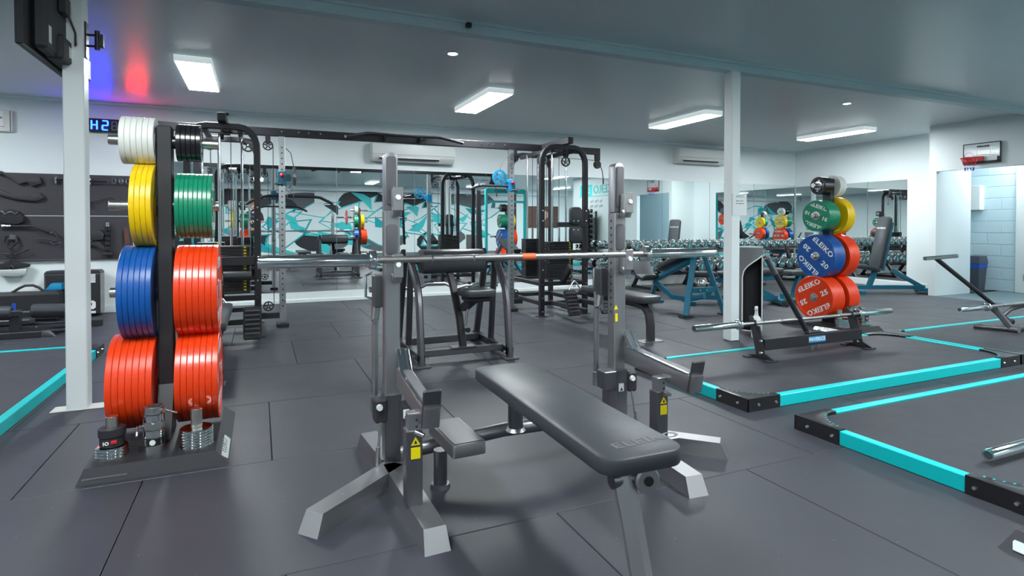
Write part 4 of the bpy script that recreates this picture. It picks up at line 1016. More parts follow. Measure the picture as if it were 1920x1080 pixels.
for q in (-.03, .08): part('bolt', MB().cyl((q, .01, .165), (q, .01, .178), .010, n=10), 'chrome', t)
for q in (-.02, .05): part('stud', MB().cyl((q+.0, -.01, .03), (q+.0, -.01, .07), .008, n=8), 'chrome', t)
barbell('chrome barbell resting on the low bar jack in front of the right plate tree', (3.99, 3.275, .325), R(0))
t = thing('bar_jack', 'dark tubular bar jack with long T handle at the right edge', 'bar jack', (6.42, 3.2, PZ))
part('handle_tube', MB().cyl((.11, .0, .235), (-.83, .0, .72), .02, n=16), 'gun', t)
part('t_handle', MB().cyl((-.95, .02, .715), (-.62, -.06, .735), .018, n=16), 'chrome', t)
part('front_leg', MB().bar((.08, .0, .23), (.13, -.14, .02), .05, .05, .01), 'steel_dark', t)
part('rear_leg', MB().bar((.12, .02, .20), (.60, .10, .02), .045, .045, .01), 'steel_dark', t)
part('base_tube', MB().tube([(.0, .12, .024), (.13, -.14, .024), (.70, -.14, .024), (1.0, -.14, .024)], .022, 12), 'steel_dark', t)
part('base_joint', MB().cyl((.13, -.19, .03), (.13, -.09, .03), .032, n=18), 'steel', t)
part('arched_tube', MB().tube([(.13, -.05, .14), (.30, -.04, .20), (.5, -.03, .215), (1.0, -.02, .215)], .024, 12), 'steel_dark', t)
part('foot_block', MB().cyl((.52, .10, .03), (.62, .10, .03), .03, n=16), 'black_rubber', t)
barbell('chrome barbell held on the long-handled jack at the right edge', (6.93, 3.13, .31), 0)
barbell('chrome barbell lying on the nearest platform, sleeve entering lower right', (3.92, 1.40, .104), 0)

# ---------------- wall units ----------------
def aircon(x0, x1, z0, z1, label):
    w = x1-x0; t = thing('air_conditioner', label, 'air conditioner', ((x0+x1)/2, 8.5, (z0+z1)/2)); h = (z1-z0)
    b = MB(); b.prism([(0, -h/2+.01), (0, h/2), (-.17, h/2), (-.205, h/2-.02), (-.215, -h*.12), (-.19, -h*.30), (-.12, -h/2)], w, Matrix(((0, 0, 1, -w/2), (1, 0, 0, 0), (0, 1, 0, 0), (0, 0, 0, 1))), .006)
    part('casing', b, 'white_plastic', t)
    part('louvre_slot', MB().bar((-w*.42, -.190, -h*.33), (w*.30, -.190, -h*.33), .03, .012, 0, up=(0, 1, .5)), 'slot_dark', t)
    part('louvre', MB().box(-w*.42, w*.30, -.205, -.197, -h*.31, -h*.26, .002), 'white_plastic', t)
    part('front_seam', MB().box(-w*.495, w*.495, -.2165, -.2135, -h*.135, -h*.12), 'grey_print', t)
    part('side_cap', MB().box(-w/2-.004, -w/2, -.16, -.01, -h*.4, h*.45, .001), 'cream_plastic', t)
    return t
aircon(1.49, 2.72, 2.0, 2.27, 'white split air conditioner on the wall above the mirror, centre')
aircon(6.98, 8.12, 2.21, 2.50, 'white split air conditioner close to the right steel post')
t = thing('control_panel', 'small white wall controller box at the far left', 'wall box', (-2.68, 8.5, 2.285))
part('box', MB().box(-.1, .075, -.06, 0, -.125, .125, .008), 'cream_plastic', t); part('cover', MB().box(-.09, .0, -.066, -.06, -.09, .105, .004), 'white_plastic', t)
part('stripe', MB().box(-.08, -.0, -.0675, -.066, -.075, -.068), 'red_plastic', t); part('screen', MB().box(-.06, -.015, -.0675, -.066, .02, .04), 'grey_print', t)
part('edge', MB().box(.055, .062, -.062, -.058, -.12, .115), 'poster_brown', t)

# ---------------- pegboard with cable attachments ----------------
pb = thing('pegboard', 'black perforated pegboard on the back wall at the left', 'pegboard', (-2.1, 8.5, 1.17))
for z0, z1 in ((-.51, .02), (.024, .52)):
    part('board', MB().box(-1.15, .66, -.03, 0, z0, z1, .002), 'pegboard', pb)
hm = MB().cyl((0, -.0308, 0), (0, -.0300, 0), .0045, n=5)
hh = MB()
for i in range(44):
    for j in range(12):
        q = MB().cyl((-.9+i*.035, -.0308, .06+j*.038), (-.9+i*.035, -.0301, .06+j*.038), .0045, n=5); hh.add(q.v, q.f)
o = part('peg_holes', hh, 'black_print', pb); o['kind'] = 'stuff'
part('joint_strip', MB().box(-1.15, .64, -.0315, -.03, .016, .024), 'silver_label', pb)
part('lower_ledge', MB().box(-1.15, .10, -.05, -.03, -.51, -.495, .002), 'steel_dark', pb)
for x, z in ((-.10, .445), (.235, .445)):
    part('bracket_hook', MB().box(x-.01, x+.01, -.08, -.03, z-.045, z+.035, .002), 'chrome', pb)
def att(name, label, x, z, parts, cat='cable attachment'):
    t = thing(name, label, cat, (x, 8.455, z))
    for nm, mb, m in parts: part(nm, mb, m, t)
    return t
wmx = lambda: Matrix.Rotation(R(90), 4, 'X')
att('row_grip', 'black angled grip handle at the top left of the pegboard', -2.6, 1.55, [('arm', MB().prism([(-.17, .12), (-.10, .12), (.05, .00), (.13, .03), (.17, -.02), (.27, .02), (.25, .10), (.20, .09), (.18, .05), (.12, .075), (.05, .05), (-.10, .15), (-.17, .16)][::-1], .035, Matrix.Translation((0, 0, 0)) @ wmx(), .004), 'black_rubber'), ('peg_bolt', MB().cyl((-.12, -.036, .12), (-.12, -.046, .12), .014, n=14), 'chrome')])
att('row_grip', 'black angled grip handle, lower of the two on the pegboard', -2.6, 1.36, [('arm', MB().prism([(-.17, .08), (.0, .02), (.18, .0), (.22, .0), (.29, .04), (.25, .10), (.19, .085), (.17, .05), (.02, .055), (-.12, .13), (-.17, .13)][::-1], .035, wmx(), .004), 'black_rubber'), ('peg_bolt', MB().cyl((-.135, -.036, .09), (-.135, -.046, .09), .014, n=14), 'chrome')])
att('chain_bundle', 'dark bundle of chain and straps hanging at the pegboard left edge', -2.62, 1.17, [('straps', MB().prism([(-.10, .06), (.0, .09), (.08, .07), (.13, .0), (.12, -.06), (.05, -.09), (-.10, -.07)], .07, wmx(), .02), 'cloth_black'), ('chain', MB().tube([(-.1+.03*i, -.075, .05+.02*math.sin(i*2.2)) for i in range(7)], .008, 6), 'steel_light')])
att('cranked_bar', 'dark cranked bar with silver end cap on the pegboard', -2.55, 1.055, [('bar', MB().tube([(-.19, -.04, .015), (.12, -.04, .012), (.16, -.04, .004), (.30, -.04, -.065)], .013, 8), 'black_matt'), ('end_cap', MB().cyl((.30, -.04, -.065), (.312, -.04, -.071), .014, n=10), 'chrome'), ('knurled_ring', MB().cyl((-.15, -.04, .015), (-.07, -.04, .014), .016, n=10), 'chrome')])
att('v_grip', 'curved black stirrup grip low on the pegboard', -2.25, .90, [('arc', MB().tube([(-.015, -.03, .125), (.05, -.045, .07), (.08, -.05, .0), (.06, -.045, -.045)], .013, 8), 'black_matt'), ('arm', MB().tube([(-.15, -.03, .015), (-.03, -.04, .01), (.08, -.04, -.03)], .009, 8), 'black_matt'), ('shackle', MB().tube([(.0, -.05, -.02), (.03, -.06, -.045), (.07, -.055, -.04), (.09, -.05, -.02)], .006, 6), 'chrome')])
att('triangle_row_handle', 'black triangular row handle at the lower left of the pegboard', -2.60, .83, [('frame', MB().tube([(-.10, -.03, -.08), (.02, -.04, -.09), (.14, -.05, -.03)], .010, 8), 'black_matt'), ('loop', MB().tube([(-.07, -.03, .12), (-.09, -.03, .04), (-.02, -.04, -.02), (.03, -.04, .05), (.02, -.03, .12)], .012, 8, True), 'black_matt'), ('grip_block', MB().prism([(-.05, .08), (.03, .08), (.02, .13), (-.03, .14)], .04, wmx(), .006), 'plastic_grey')])
att('ab_strap', 'black hanging arm strap with pale cushion below the pegboard', -2.62, .62, [('webbing', MB().rtube([(.01, -.06, .18), (.0, -.06, .05), (.0, -.06, -.02)], .02, .008, c=.002), 'cloth_black'), ('sling', MB().prism([(-.18, -.02), (-.06, .03), (.0, .05), (.06, .03), (.17, .0), (.16, -.03), (.04, -.045), (-.16, -.05)], .06, wmx(), .01), 'cloth_black'), ('cushion', MB().prism([(-.14, -.055), (.15, -.045), (.13, -.12), (.06, -.14), (-.10, -.13)], .05, wmx(), .015), 'silver_label'), ('rings', MB().tube([(-.01, -.075, -.03), (.01, -.08, .0), (.03, -.075, -.03)], .006, 6), 'chrome')])
att('leather_cuff', 'brown black cuff and lever hanging behind the left tree', -1.80, .90, [('cuff', MB().prism([(-.09, .02), (-.07, .11), (.04, .12), (.08, .07), (.06, .0), (-.05, -.01)], .05, wmx(), .01), 'black_rubber'), ('lever', MB().prism([(-.10, -.02), (-.05, .02), (.02, -.02), (.10, -.12), (.13, -.15), (.08, -.15), (.0, -.09), (-.05, -.07), (-.10, -.09)], .02, wmx(), .003), 'black_rubber'), ('bolt', MB().cyl((-.055, -.02, -.0), (-.055, -.032, -.0), .012, n=12), 'chrome')])
rp = [('ring', MB().ring((0, -.035, .185), (0, -.025, .185), .018, .009, 14), 'chrome'), ('ferrule', MB().box(-.02, .02, -.045, -.015, .15, .17, .003), 'chrome'), ('stopper', MB().cyl((-.045, -.03, -.185), (.05, -.03, -.185), .022, n=14), 'black_rubber')]
for s in (-1, 1): rp.append(('rope', MB().tube([(s*.012+.009*math.cos(i*1.1), -.03+.009*math.sin(i*1.1), .16-i*.0105) for i in range(32)], .012, 6), 'cloth_black'))
att('triceps_rope', 'black braided rope attachment hanging on the pegboard behind the left tree', -1.69, .91, rp)
for k, x in enumerate((-1.62, -1.545, -1.475)):
    sp = MB()
    pts = [(.02*math.sin(R(a)), -.03, .035*math.cos(R(a))) for a in range(0, 360, 30)]
    sp.tube(pts, .005, 6, True)
    att('carabiner', ('pear shaped steel carabiner, left of three on the pegboard', 'oval steel carabiner with inner link, middle of three', 'steel carabiner nearest the yellow plates, right of three')[k], x, 1.62, [('loop', sp, 'chrome')] + ([('inner_link', MB().tube([(.008*math.sin(R(a)), -.03, .02*math.cos(R(a))) for a in range(0, 360, 45)], .003, 5, True), 'chrome')] if k == 1 else []))
att('shelf_rod', 'thin black rod laid across two hooks on the pegboard', -1.99, 1.61, [('rod', MB().cyl((-.20, -.05, .01), (.30, -.05, -.005), .010, n=8), 'black_paint')])
att('pulldown_handle', 'tangled silver and black pull handle on the middle of the pegboard', -1.84, 1.37, [('wire', MB().tube([(-.08, -.03, .02), (.0, -.04, .0), (.10, -.04, .03), (.20, -.04, .055), (.27, -.03, .02)], .007, 6), 'steel_dark'), ('hub', MB().sphere((-.07, -.04, -.02), .035, sc=(1, .6, 1.2)), 'steel_dark'), ('clip', MB().tube([(-.05, -.06, -.03), (-.03, -.06, -.07), (-.06, -.06, -.06)], .007, 6, True), 'chrome')])
att('red_band', 'dark red loop band hanging at the right end of the pegboard', -1.50, .93, [('band', MB().rtube([(0, -.04, .12), (.012, -.045, -.05), (0, -.04, -.2)], .05, .01, c=.002), 'poster_brown'), ('tab', MB().box(-.03, .03, -.06, -.04, -.24, -.20, .004), 'red_plastic')])

# ---------------- left floor clutter ----------------
t = thing('plyo_box', 'tall black soft jump box with large pale numeral by the wall', 'jump box', (-1.98, 8.22, 0), 0)
part('body', MB().box(-.29, .25, 0, .22, .012, .545, .02), 'cloth_black', t).data.materials[0] = mat('box_vinyl', (.022, .022, .026), .42, bump=.5, bscale=14)
part('lid_seam', MB().box(-.292, .252, -.002, .222, .50, .505), 'grey_print', t)
part('numeral', MB().prism([(-.03, 0), (.115, 0), (.115, .028), (-.03, .028)], .0015, face_my(.09, -.0005, .035)), 'paper', t)
nb = MB(); nb.prism([(.02, .05), (.115, .05), (.135, .07), (.135, .13), (.115, .15), (.0, .15), (.0, .128), (.09, .128), (.10, .12), (.10, .10), (.09, .09), (.02, .09)], .0015, face_my(.07, -.0005, .035)); part('numeral', nb, 'paper', t)
for i in range(5): part('logo_bar', MB().box(.15, .205, -.0015, -.0005, .40+i*.022, .412+i*.022+.004), 'paper', t)
part('side_flap', MB().box(.2495, .2515, .01, .20, .03, .50), 'silver_label', t).data.materials[0] = mat('flap_grey', (.25, .26, .27), .5, noise=.4, nscale=9)
t = thing('soft_case', 'long black padded case with arched carry handle', 'case', (-2.30, 7.92, 0))
part('body', MB().box(-.40, .27, -.08, .12, .02, .345, .03), 'cloth_black', t).data.materials[0] = MATS['box_vinyl']
part('handle', MB().tube([(-.17, 0, .34), (-.10, 0, .39), (-.05, 0, .415), (.02, 0, .415), (.07, 0, .39), (.12, 0, .34)], .014, 8), 'black_rubber', t)
t = tag(part('foam_block', MB().prism([(-.07, .0), (.08, .0), (.08, .07), (-.02, .07)], .12, Matrix.Translation((-2.14, 8.17, .345)) @ Matrix.Rotation(R(90), 4, 'X'), .003), 'sky_blue_plastic', None), 'blue foam block tucked behind the black case', 'foam block')
t = tag(part('battle_rope', MB().tube([(-2.72+.02*math.sin(i*1.3), 8.0, .02+.026*i) for i in range(12)], .022, 7), 'teal_frame', None), 'teal coiled rope at the far left edge', 'rope')
t = thing('nordic_bench', 'low black floor bench with two round ankle rollers', 'bench', (-2.14, 6.98, 0))
for x0, x1 in ((-.36, -.03), (.12, .40)):
    part('roller', MB().cyl((x0, 0, .245), (x1, 0, .235), .068, n=26, ch=.01), 'pad_vinyl', t)
part('roller_axle', MB().cyl((-.40, 0, .24), (.12, 0, .238), .011, n=10), 'chrome', t)
for i in range(5): part('end_spoke', MB().bar((.402, 0, .235), (.404, .05*math.cos(R(72*i)), .235+.05*math.sin(R(72*i))), .010, .006, 0), 'plastic_grey', t)
part('post', MB().box(-.05, .03, -.03, .04, .03, .22, .004), 'black_matt', t)
part('clamp', MB().box(-.10, .04, -.05, .05, .20, .26, .008), 'black_matt', t)
part('adjust_knob', MB().cyl((-.02, 0, .26), (-.02, 0, .325), .014, n=12), 'blue_plastic', t)
part('knob_stem', MB().cyl((-.02, 0, .255), (-.02, 0, .29), .010, n=10), 'chrome', t)
part('base_beam', MB().box(-.90, .22, -.12, -.06, .0, .06, .005), 'black_matt', t)
part('base_end', MB().prism([(.22, 0), (.33, 0), (.27, .062), (.22, .062)], .06, Matrix.Translation((0, -.06, 0)) @ wmx(), .002), 'steel_dark', t)
part('deck', MB().add([(-.9, -.06, .062), (.26, -.06, .062), (.46, .25, .062), (-.9, .25, .062), (-.9, -.06, .07), (.26, -.06, .07), (.46, .25, .07), (-.9, .25, .07)], [(0, 3, 2, 1), (4, 5, 6, 7), (0, 1, 5, 4), (1, 2, 6, 5), (2, 3, 7, 6), (3, 0, 4, 7)]), 'gun', t)
part('rear_beam', MB().box(-.90, .60, .40, .46, 0, .07, .005), 'black_matt', t)
part('rear_pad', MB().box(-.7, .02, .28, .44, .07, .13, .012), 'pad_vinyl', t)
for q in (-.30, -.10): part('bolt', MB().cyl((q, -.12, .035), (q, -.130, .035), .013, n=10), 'chrome', t)
for q in (.12, .30, ): part('bolt', MB().cyl((q, .12, .07), (q, .12, .078), .010, n=10), 'chrome', t)

# ---------------- hoop, bin, television ----------------
t = thing('mini_hoop', 'small clear basketball backboard with red rim over the doorway', 'basketball hoop', (9.42, 4.785, 2.10))
part('backboard', MB().box(-.03, -.018, -.225, .225, -.135, .14, .004), 'glass_board', t)
for a in ((-.232, .232, -.145, -.125), (-.232, .232, .135, .148)): part('board_frame', MB().box(-.034, -.012, a[0], a[1], a[2], a[3], .003), 'slot_dark', t)
for y in (-.229, .226): part('board_frame', MB().box(-.034, -.012, y-.003, y+.006, -.14, .145, .002), 'slot_dark', t)
part('target_square', MB().box(-.0318, -.0302, -.11, .06, .045, .052).box(-.0318, -.0302, -.11, -.103, -.02, .045).box(-.0318, -.0302, .053, .06, -.02, .045), 'white_print', t)
part('board_print', MB().box(-.0318, -.0302, -.20, .11, -.10, -.045), 'paper', t)
part('board_print', MB().box(-.0318, -.0302, -.225, -.19, -.13, -.06).box(-.0318, -.0302, -.225, .225, -.13, -.113), 'black_print', t)
part('arc_line', MB().tube([(-.032, .18-.40*k/10, -.055+.035*math.sin(math.pi*k/10)) for k in range(11)], .004, 5), 'white_print', t)
text('lettering', 'REDLINE', .030, 'black_print', face_mx(-.0325, -.02, .095), t, sx=1.2, bold=.002)
part('rim', MB().tube([(-.145+.10*math.cos(R(a)), .09+.10*math.sin(R(a)), -.065) for a in range(0, 360, 20)], .005, 8, True), 'red_plastic', t)
part('rim_bracket', MB().box(-.06, -.03, -.03, .21, -.115, -.045, .004), 'red_plastic', t)
part('upper_ring', MB().tube([(-.06, .145+.055*math.cos(R(a)), -.035+.055*math.sin(R(a))) for a in range(0, 360, 30)], .003, 6, True), 'red_plastic', t)
for k in range(10):
    a = R(36*k); a2 = R(36*k+18)
    p = [(-.145+.10*math.cos(a), .09+.10*math.sin(a), -.065), (-.145+.075*math.cos(a2), .09+.075*math.sin(a2), -.13), (-.145+.058*math.cos(a), .09+.058*math.sin(a), -.175)]
    part('net_cord', MB().tube(p, .0035, 5), 'red_plastic', t)
    q = [(-.145+.055*math.cos(a), .09+.055*math.sin(a), -.20), (-.145+.052*math.cos(a2), .09+.052*math.sin(a2), -.245)]
    part('net_cord', MB().tube(q, .0045, 5), 'blue_plastic', t)
t = thing('litter_bin', 'tall grey litter bin with blue bag by the corridor wall', 'bin', (10.86, 5.60, 0))
part('body', MB().lathe([(.0001, 0), (.125, 0), (.155, .40), (.0001, .40)], Matrix.Rotation(R(45), 4, 'Z'), 4, cap=False), 'bin_grey', t)
part('bag', MB().lathe([(.150, .37), (.160, .38), (.163, .44), (.150, .45)], Matrix.Rotation(R(45), 4, 'Z'), 4), 'blue_plastic', t)
part('lid', MB().lathe([(.172, .445), (.172, .47), (.150, .57), (.0001, .58)], Matrix.Rotation(R(45), 4, 'Z'), 4, cap=False), 'bin_grey', t)
t = thing('television', 'black flat television on a post bracket, seen from behind', 'television', (-1.05, 4.04, 2.235))
part('screen_body', MB().box(-.055, -.02, -.42, .60, -.25, .32, .006), 'black_paint', t)
part('rear_shell', MB().box(-.02, .045, -.30, .50, -.23, .16, .015), 'black_matt', t)
part('rear_ledge', MB().box(-.02, .07, -.12, .45, -.235, -.10, .01), 'black_matt', t)
part('screen_glass', MB().box(-.057, -.055, -.405, .585, -.235, .305), 'black_plate', t)
part('sticker', MB().box(.0452, .046, -.27, -.23, -.19, -.10), 'paper', t)
part('sticker', MB().box(.0702, .071, -.02, .06, -.20, -.14), 'paper', t)
part('power_brick', MB().box(.046, .08, -.12, -.02, .02, .12, .006), 'black_rubber', t)
part('power_lead', MB().tube([(.08, -.06, .02), (.10, -.02, -.06), (.09, .02, -.12), (.10, .05, -.06), (.12, .08, -.17)], .006, 6), 'cable', t)
part('white_plug', MB().box(.10, .125, .03, .09, -.225, -.15, .004), 'white_plastic', t)
part('mount_arm', MB().bar((.0, .10, .0), (.093, .10, .0), .05, .08), 'black_matt', t)
t = thing('wall_bracket', 'black steel swivel bracket on the right side of the left post', 'bracket', (-.923, 4.12, 2.17))
part('plate', MB().box(0, .008, -.03, .03, -.11, .10, .002), 'black_paint', t)
for z in (-.035, .03): part('arm', MB().cyl((.008, 0, z), (.055, -.01, z), .007, n=8), 'black_paint', t)
part('swivel', MB().cyl((.058, -.01, -.055), (.058, -.01, .055), .014, n=12), 'black_paint', t)
part('head', MB().box(.065, .09, -.03, .01, -.04, .035, .003), 'black_paint', t)

# ---------------- what only the mirrors show ----------------
mu = thing('wall_mural', 'teal, grey and black graffiti mural across the wall facing the mirrors', 'mural', (1.2, YS, 0))
rs = random.Random(11); layer = [0]
def shape(poly, m):
    layer[0] += 1; d = .0012+.00022*layer[0]
    part('painted_shape', MB().prism(poly, d, Matrix.Translation((0, 0, 0)) @ Matrix.Rotation(R(90), 4, 'X') @ Matrix.Rotation(R(180), 4, 'Y')), m, mu)
def blob(cx, cz, rx, rz, m, k=16, j=.15):
    shape([(cx+rx*math.cos(2*math.pi*i/k)*(1+rs.uniform(-j, j)), cz+rz*math.sin(2*math.pi*i/k)*(1+rs.uniform(-j, j))) for i in range(k)], m)
for i in range(22):
    blob(-7.2+i*.7+rs.uniform(-.2, .2), rs.choice((.40, .6, 1.75, 1.95)), rs.uniform(.55, .95), rs.uniform(.32, .5), rs.choice(('mural_grey', 'mural_black', 'mural_grey')), 24, .06)
def shard(cx, cz, L, W, a, m, out=True):
    c, s = math.cos(a), math.sin(a)
    pts = [(-L/2, -W*.25), (-L*.2, -W/2), (L*.25, -W*.42), (L/2, 0), (L*.32, W*.35), (0, W/2), (-L*.35, W*.42), (-L*.28, W*.1)]
    P_ = lambda k: [(cx+k*(x*c-y*s), cz+k*(x*s+y*c)) for x, y in pts]
    if out: shape(P_(1.12), rs.choice(('mural_teal', 'mural_light_teal')))
    shape(P_(1.0), m)
for i in range(30):
    shard(-7.2+i*.5+rs.uniform(-.15, .15), 1.2+rs.uniform(-.45, .45), rs.uniform(1.5, 2.6), rs.uniform(.5, .85), rs.choice((.35, -.4, .55, .2, -.6, 1.0))+rs.uniform(-.15, .15), 'mural_white')
for i in range(46):
    x = -7.3+i*.33+rs.uniform(-.2, .2); z = 1.15+rs.uniform(-.7, .7); a = rs.choice((.4, .5, 3.5, 2.6, 5.8))+rs.uniform(-.3, .3); L = rs.uniform(.5, 1.2); w = rs.uniform(.2, .42)
    c, s = math.cos(a), math.sin(a)
    shape([(x, z), (x+L*.3*c-w*s, z+L*.3*s+w*c), (x+L*.6*c-w*.8*s, z+L*.6*s+w*.8*c), (x+L*c, z+L*s), (x+L*.45*c-w*.1*s, z+L*.45*s+w*.1*c)], rs.choice(('mural_teal', 'mural_light_teal', 'mural_teal', 'mural_light_teal', 'mural_black')))
struct('wall_column', MB().box(1.9, 2.4, YS, YS+.06, 1.9, CEIL), 'wall_paint', 'shallow white wall column above the mural')
struct('trim_4', MB().box(XL, XE, YS, YS+.35, 2.35, CEIL), 'wall_paint', 'low bulkhead over the mural wall')
sg = thing('wall_sign', 'cyan block lettered sign with small grey lines on the right wall', 'sign', (XR, 1.9, 2.15))
part('underline', MB().box(-.004, 0, -.95, .95, -.20, -.185), 'teal_print', sg)
text('lettering', 'ZERO', .34, 'teal_print', face_mx(-.003, .45, 0), sg, bold=.01, sx=1.15, ext=.002)
part('letter_block', MB().box(-.004, 0, -.85, -.15, -.17, .18), 'teal_print', sg)
text('lettering', 'LIM', .28, 'paper', face_mx(-.006, -.5, 0), sg, bold=.01, ext=.002)
for i, s_ in enumerate(('5kg  10kg  15kg', '20kg  25kg  30kg')): text('lettering', s_, .11, 'grey_print', face_mx(-.003, .1, -.34-.15*i), sg, ext=.001)
po = thing('poster', 'dark brown photo poster of an athlete on the far bay wall', 'poster', (11.4, YS, 1.45))
part('sheet', MB().box(-.75, .75, 0, .012, -.5, .45), 'poster_brown', po)
part('printed_figure', MB().prism([(-.2, -.4), (.0, -.45), (.12, -.1), (.3, .0), (.22, .2), (.02, .3), (-.16, .26), (-.3, .05), (-.18, -.1)], .002, Matrix.Translation((0, .014, 0)) @ Matrix.Rotation(R(90), 4, 'X')), 'poster_skin', po)
# vertical dumbbell tower on the right wall
t = thing('dumbbell_tower', 'tall rack of small black dumbbells on the right wall, seen in the mirror', 'rack', (9.20, 1.75, 0))
for y in (-.42, 0, .42): part('tower_post', MB().box(.08, .13, y-.025, y+.025, 0, 1.50, .003), 'gun', t)
part('tower_foot', MB().box(-.25, .15, -.45, .45, 0, .04, .004), 'gun', t)
heads = MB().cyl((-.0, 0, 0), (-.06, 0, 0), .058, n=8, ch=.01).mesh('head', 'black_rubber'); hand = MB().cyl((-.12, 0, 0), (.02, 0, 0), .014, n=8).mesh('handle', 'chrome'); capm = MB().cyl((-.0605, 0, 0), (-.062, 0, 0), .03, n=12).mesh('end_badge', 'silver_label')
for i in range(9):
    part('shelf', MB().box(-.16, .10, -.42, .42, .20+i*.155, .212+i*.155, .001), 'gun', t)
    for j, y in enumerate((-.32, -.14, .12, .30)):
        o = thing('dumbbell', 'small black dumbbell, %s shelf up, %s place on the wall tower' % (ORD[i], ORD[j]), 'dumbbell', (9.18, 1.75+y, .272+i*.155), 0, 'small dumbbells on the tower')
        obj('handle', hand, o); h = obj('head', heads, o); h.location = (-.08, 0, 0); e = obj('end_badge', capm, h)
        h = obj('head', heads, o); h.location = (.06, 0, 0)
# teal power rack and squat stand
t = thing('power_rack', 'teal power rack with black uprights, seen only in the mirror', 'rack', (6.5, 1.45, 0))
for x in (-.6, .6):
    for y in (-.35, .35): part('upright', MB().box(x-.035, x+.035, y-.035, y+.035, 0, 2.1, .004), 'teal_powder' if y > 0 else 'black_matt', t)
    part('side_beam', MB().box(x-.03, x+.03, -.35, .35, 2.03, 2.1, .004), 'black_matt', t); part('base_beam', MB().box(x-.03, x+.03, -.5, .5, 0, .06, .004), 'black_matt', t)
part('header', MB().box(-.6, .6, .31, .38, 1.98, 2.12, .004), 'teal_powder', t); part('header', MB().box(-.6, .6, .31, .36, 1.72, 1.78, .004), 'teal_powder', t)
part('pull_up_bar', MB().cyl((-.6, -.35, 2.06), (.6, -.35, 2.06), .016, n=10), 'black_matt', t)
text('lettering', 'GREENINGER', .11, 'black_print', Matrix.Translation((0, .385, 2.05)) @ Matrix.Rotation(R(180), 4, 'Z') @ Matrix.Rotation(R(90), 4, 'X'), t, bold=.003)
t = thing('squat_stand', 'grey squat stand with two holed uprights in front of the mural', 'rack', (3.3, -1.5, 0))
for x in (-.55, .55):
    part('upright', MB().box(x-.035, x+.035, -.035, .035, .06, 1.6, .004), 'steel_light', t); part('base_foot', MB().box(x-.04, x+.04, -.5, .5, 0, .06, .004), 'steel_light', t)
    part('bar_hook', MB().box(x-.025, x+.025, .035, .10, 1.27, 1.29, .002).box(x-.025, x+.025, .09, .10, 1.27, 1.35, .002), 'steel', t)
part('cross_beam', MB().box(-.55, .55, -.03, .03, .06, .12, .004), 'steel_light', t)
barbell('barbell with one red plate racked on the squat stand', (3.3, -1.44, 1.315), 0)
plate('red', (2.50, -1.44, 1.315), 'single red plate loaded on the squat stand barbell', 'plates by the mural')

# the photographer, standing behind the camera and seen small in the mirror
pe = thing('person', 'person in dark top with brown tied hair and blue strap, in the mirror', 'person', (-.12, -.62, 0))
def skinned(name, verts, edges, radii, m, parent, root=0, sub=2):
    me = bpy.data.meshes.new(name); me.from_pydata(verts, edges, [])
    o = bpy.data.objects.new(name, me); COL.objects.link(o)
    md = o.modifiers.new('skin', 'SKIN'); sm_ = o.modifiers.new('sub', 'SUBSURF'); sm_.levels = sub; sm_.render_levels = sub
    sv = me.skin_vertices[0].data
    for i, r_ in enumerate(radii): sv[i].radius = (r_, r_) if not isinstance(r_, tuple) else r_; sv[i].use_root = (i == root)
    dg = bpy.context.evaluated_depsgraph_get(); dg.update()
    new = bpy.data.meshes.new_from_object(o.evaluated_get(dg)); bpy.data.objects.remove(o)
    new.materials.clear(); new.materials.append(M_(m)); new.shade_smooth()
    return obj(name, new, parent)
V = [(0, 0, .94), (0, .01, 1.12), (0, .03, 1.32), (0, .05, 1.43), (0, .07, 1.50), (0, .09, 1.56), (0, .10, 1.66),
     (-.17, .04, 1.40), (-.22, .10, 1.17), (-.10, .36, 1.16), (-.06, .44, 1.18), (.17, .04, 1.40), (.22, .10, 1.17), (.10, .36, 1.16), (.06, .44, 1.18),
     (-.10, 0, .86), (-.11, .02, .48), (-.11, -.02, .09), (-.11, .12, .04), (.10, 0, .86), (.11, .02, .48), (.11, -.02, .09), (.11, .12, .04)]
E_ = [(0, 1), (1, 2), (2, 3), (3, 4), (4, 5), (5, 6), (3, 7), (7, 8), (8, 9), (9, 10), (3, 11), (11, 12), (12, 13), (13, 14), (0, 15), (15, 16), (16, 17), (17, 18), (0, 19), (19, 20), (20, 21), (21, 22)]
RR = [(.15, .11), (.13, .10), (.15, .11), (.09, .07), .05, .075, .085, .055, .042, .030, .034, .055, .042, .030, .034, .085, .055, .038, .035, .085, .055, .038, .035]
skinned('body', V, E_, RR, 'skin', pe)
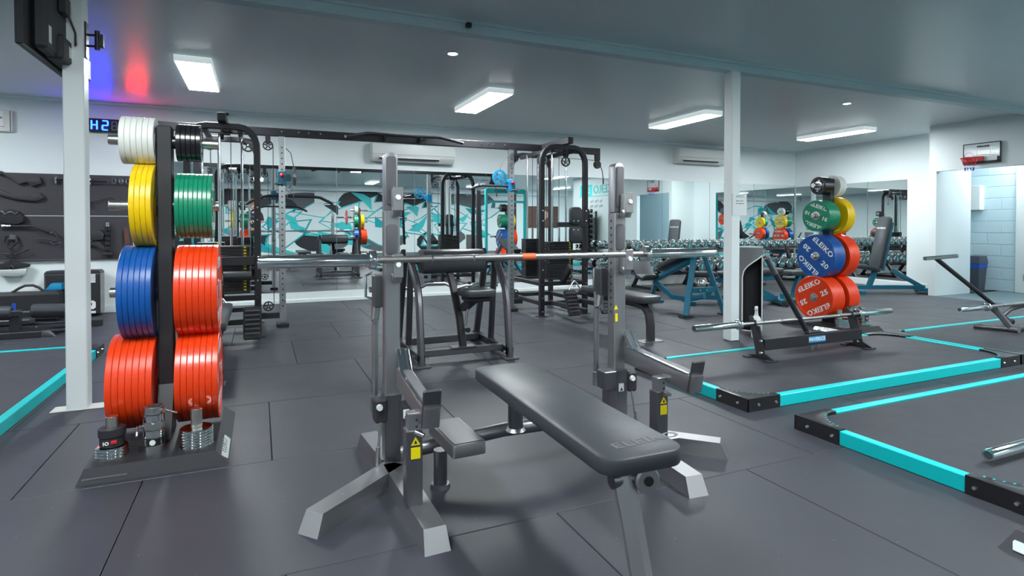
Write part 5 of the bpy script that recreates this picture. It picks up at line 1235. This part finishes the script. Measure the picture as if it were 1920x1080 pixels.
skinned('top', [V[i] for i in (0, 1, 2, 3, 7, 8, 11, 12)], [(0, 1), (1, 2), (2, 3), (3, 4), (4, 5), (3, 6), (6, 7)], [(.17, .125), (.145, .115), (.165, .125), (.10, .08), .066, .055, .066, .055], 'cloth_black', pe)
skinned('trousers', [V[i] for i in (0, 15, 16, 17, 19, 20, 21)], [(0, 1), (1, 2), (2, 3), (0, 4), (4, 5), (5, 6)], [(.165, .125), .098, .07, .052, .098, .07, .052], 'cloth_black', pe)
hb = MB().sphere((0, .07, 1.635), .105, 18, 12, (.95, 1.05, 1.1)); hr = part('hair', hb, 'hair', pe)
part('ponytail', MB().tube([(0, -.02, 1.66), (0, -.07, 1.62), (0, -.08, 1.52), (0, -.06, 1.42)], .03, 8), 'hair', hr)
part('face', MB().sphere((0, .125, 1.60), .078, 16, 12, (.9, .8, 1.15)), 'skin', pe)
for s in (-1, 1):
    part('eye', MB().sphere((s*.028, .187, 1.615), .010, 8, 6), 'black_paint', pe); part('ear', MB().sphere((s*.088, .08, 1.60), .022, 8, 6, (.4, .8, 1.2)), 'skin', pe)
    for k in range(4): part('finger', MB().tube([(s*(.05-.016*k), .45, 1.20+.0*k), (s*(.05-.016*k)*.6, .49, 1.195-.006*k), (s*(.02-.012*k)*.5, .50, 1.17-.006*k)], .0085, 7), 'skin', pe)
    part('thumb', MB().tube([(s*.06, .42, 1.16), (s*.05, .45, 1.13), (s*.035, .47, 1.12)], .010, 7), 'skin', pe)
    part('shoe', MB().sphere((s*.11, .06, .045), .05, 12, 8, (.9, 2.4, .9)), 'white_plastic', pe)
part('nose', MB().sphere((0, .195, 1.59), .012, 8, 6, (.8, 1, 1.3)), 'skin', pe); part('mouth', MB().sphere((0, .183, 1.56), .014, 8, 6, (1.3, .5, .4)), 'red_plastic', pe)
part('strap', MB().tube([(-.09, -.06, 1.45), (.0, -.075, 1.47), (.09, -.06, 1.45), (.12, .06, 1.42), (.09, .14, 1.33), (0, .17, 1.30), (-.09, .14, 1.33), (-.12, .06, 1.42)], .018, 8, True), 'cloth_blue', pe)
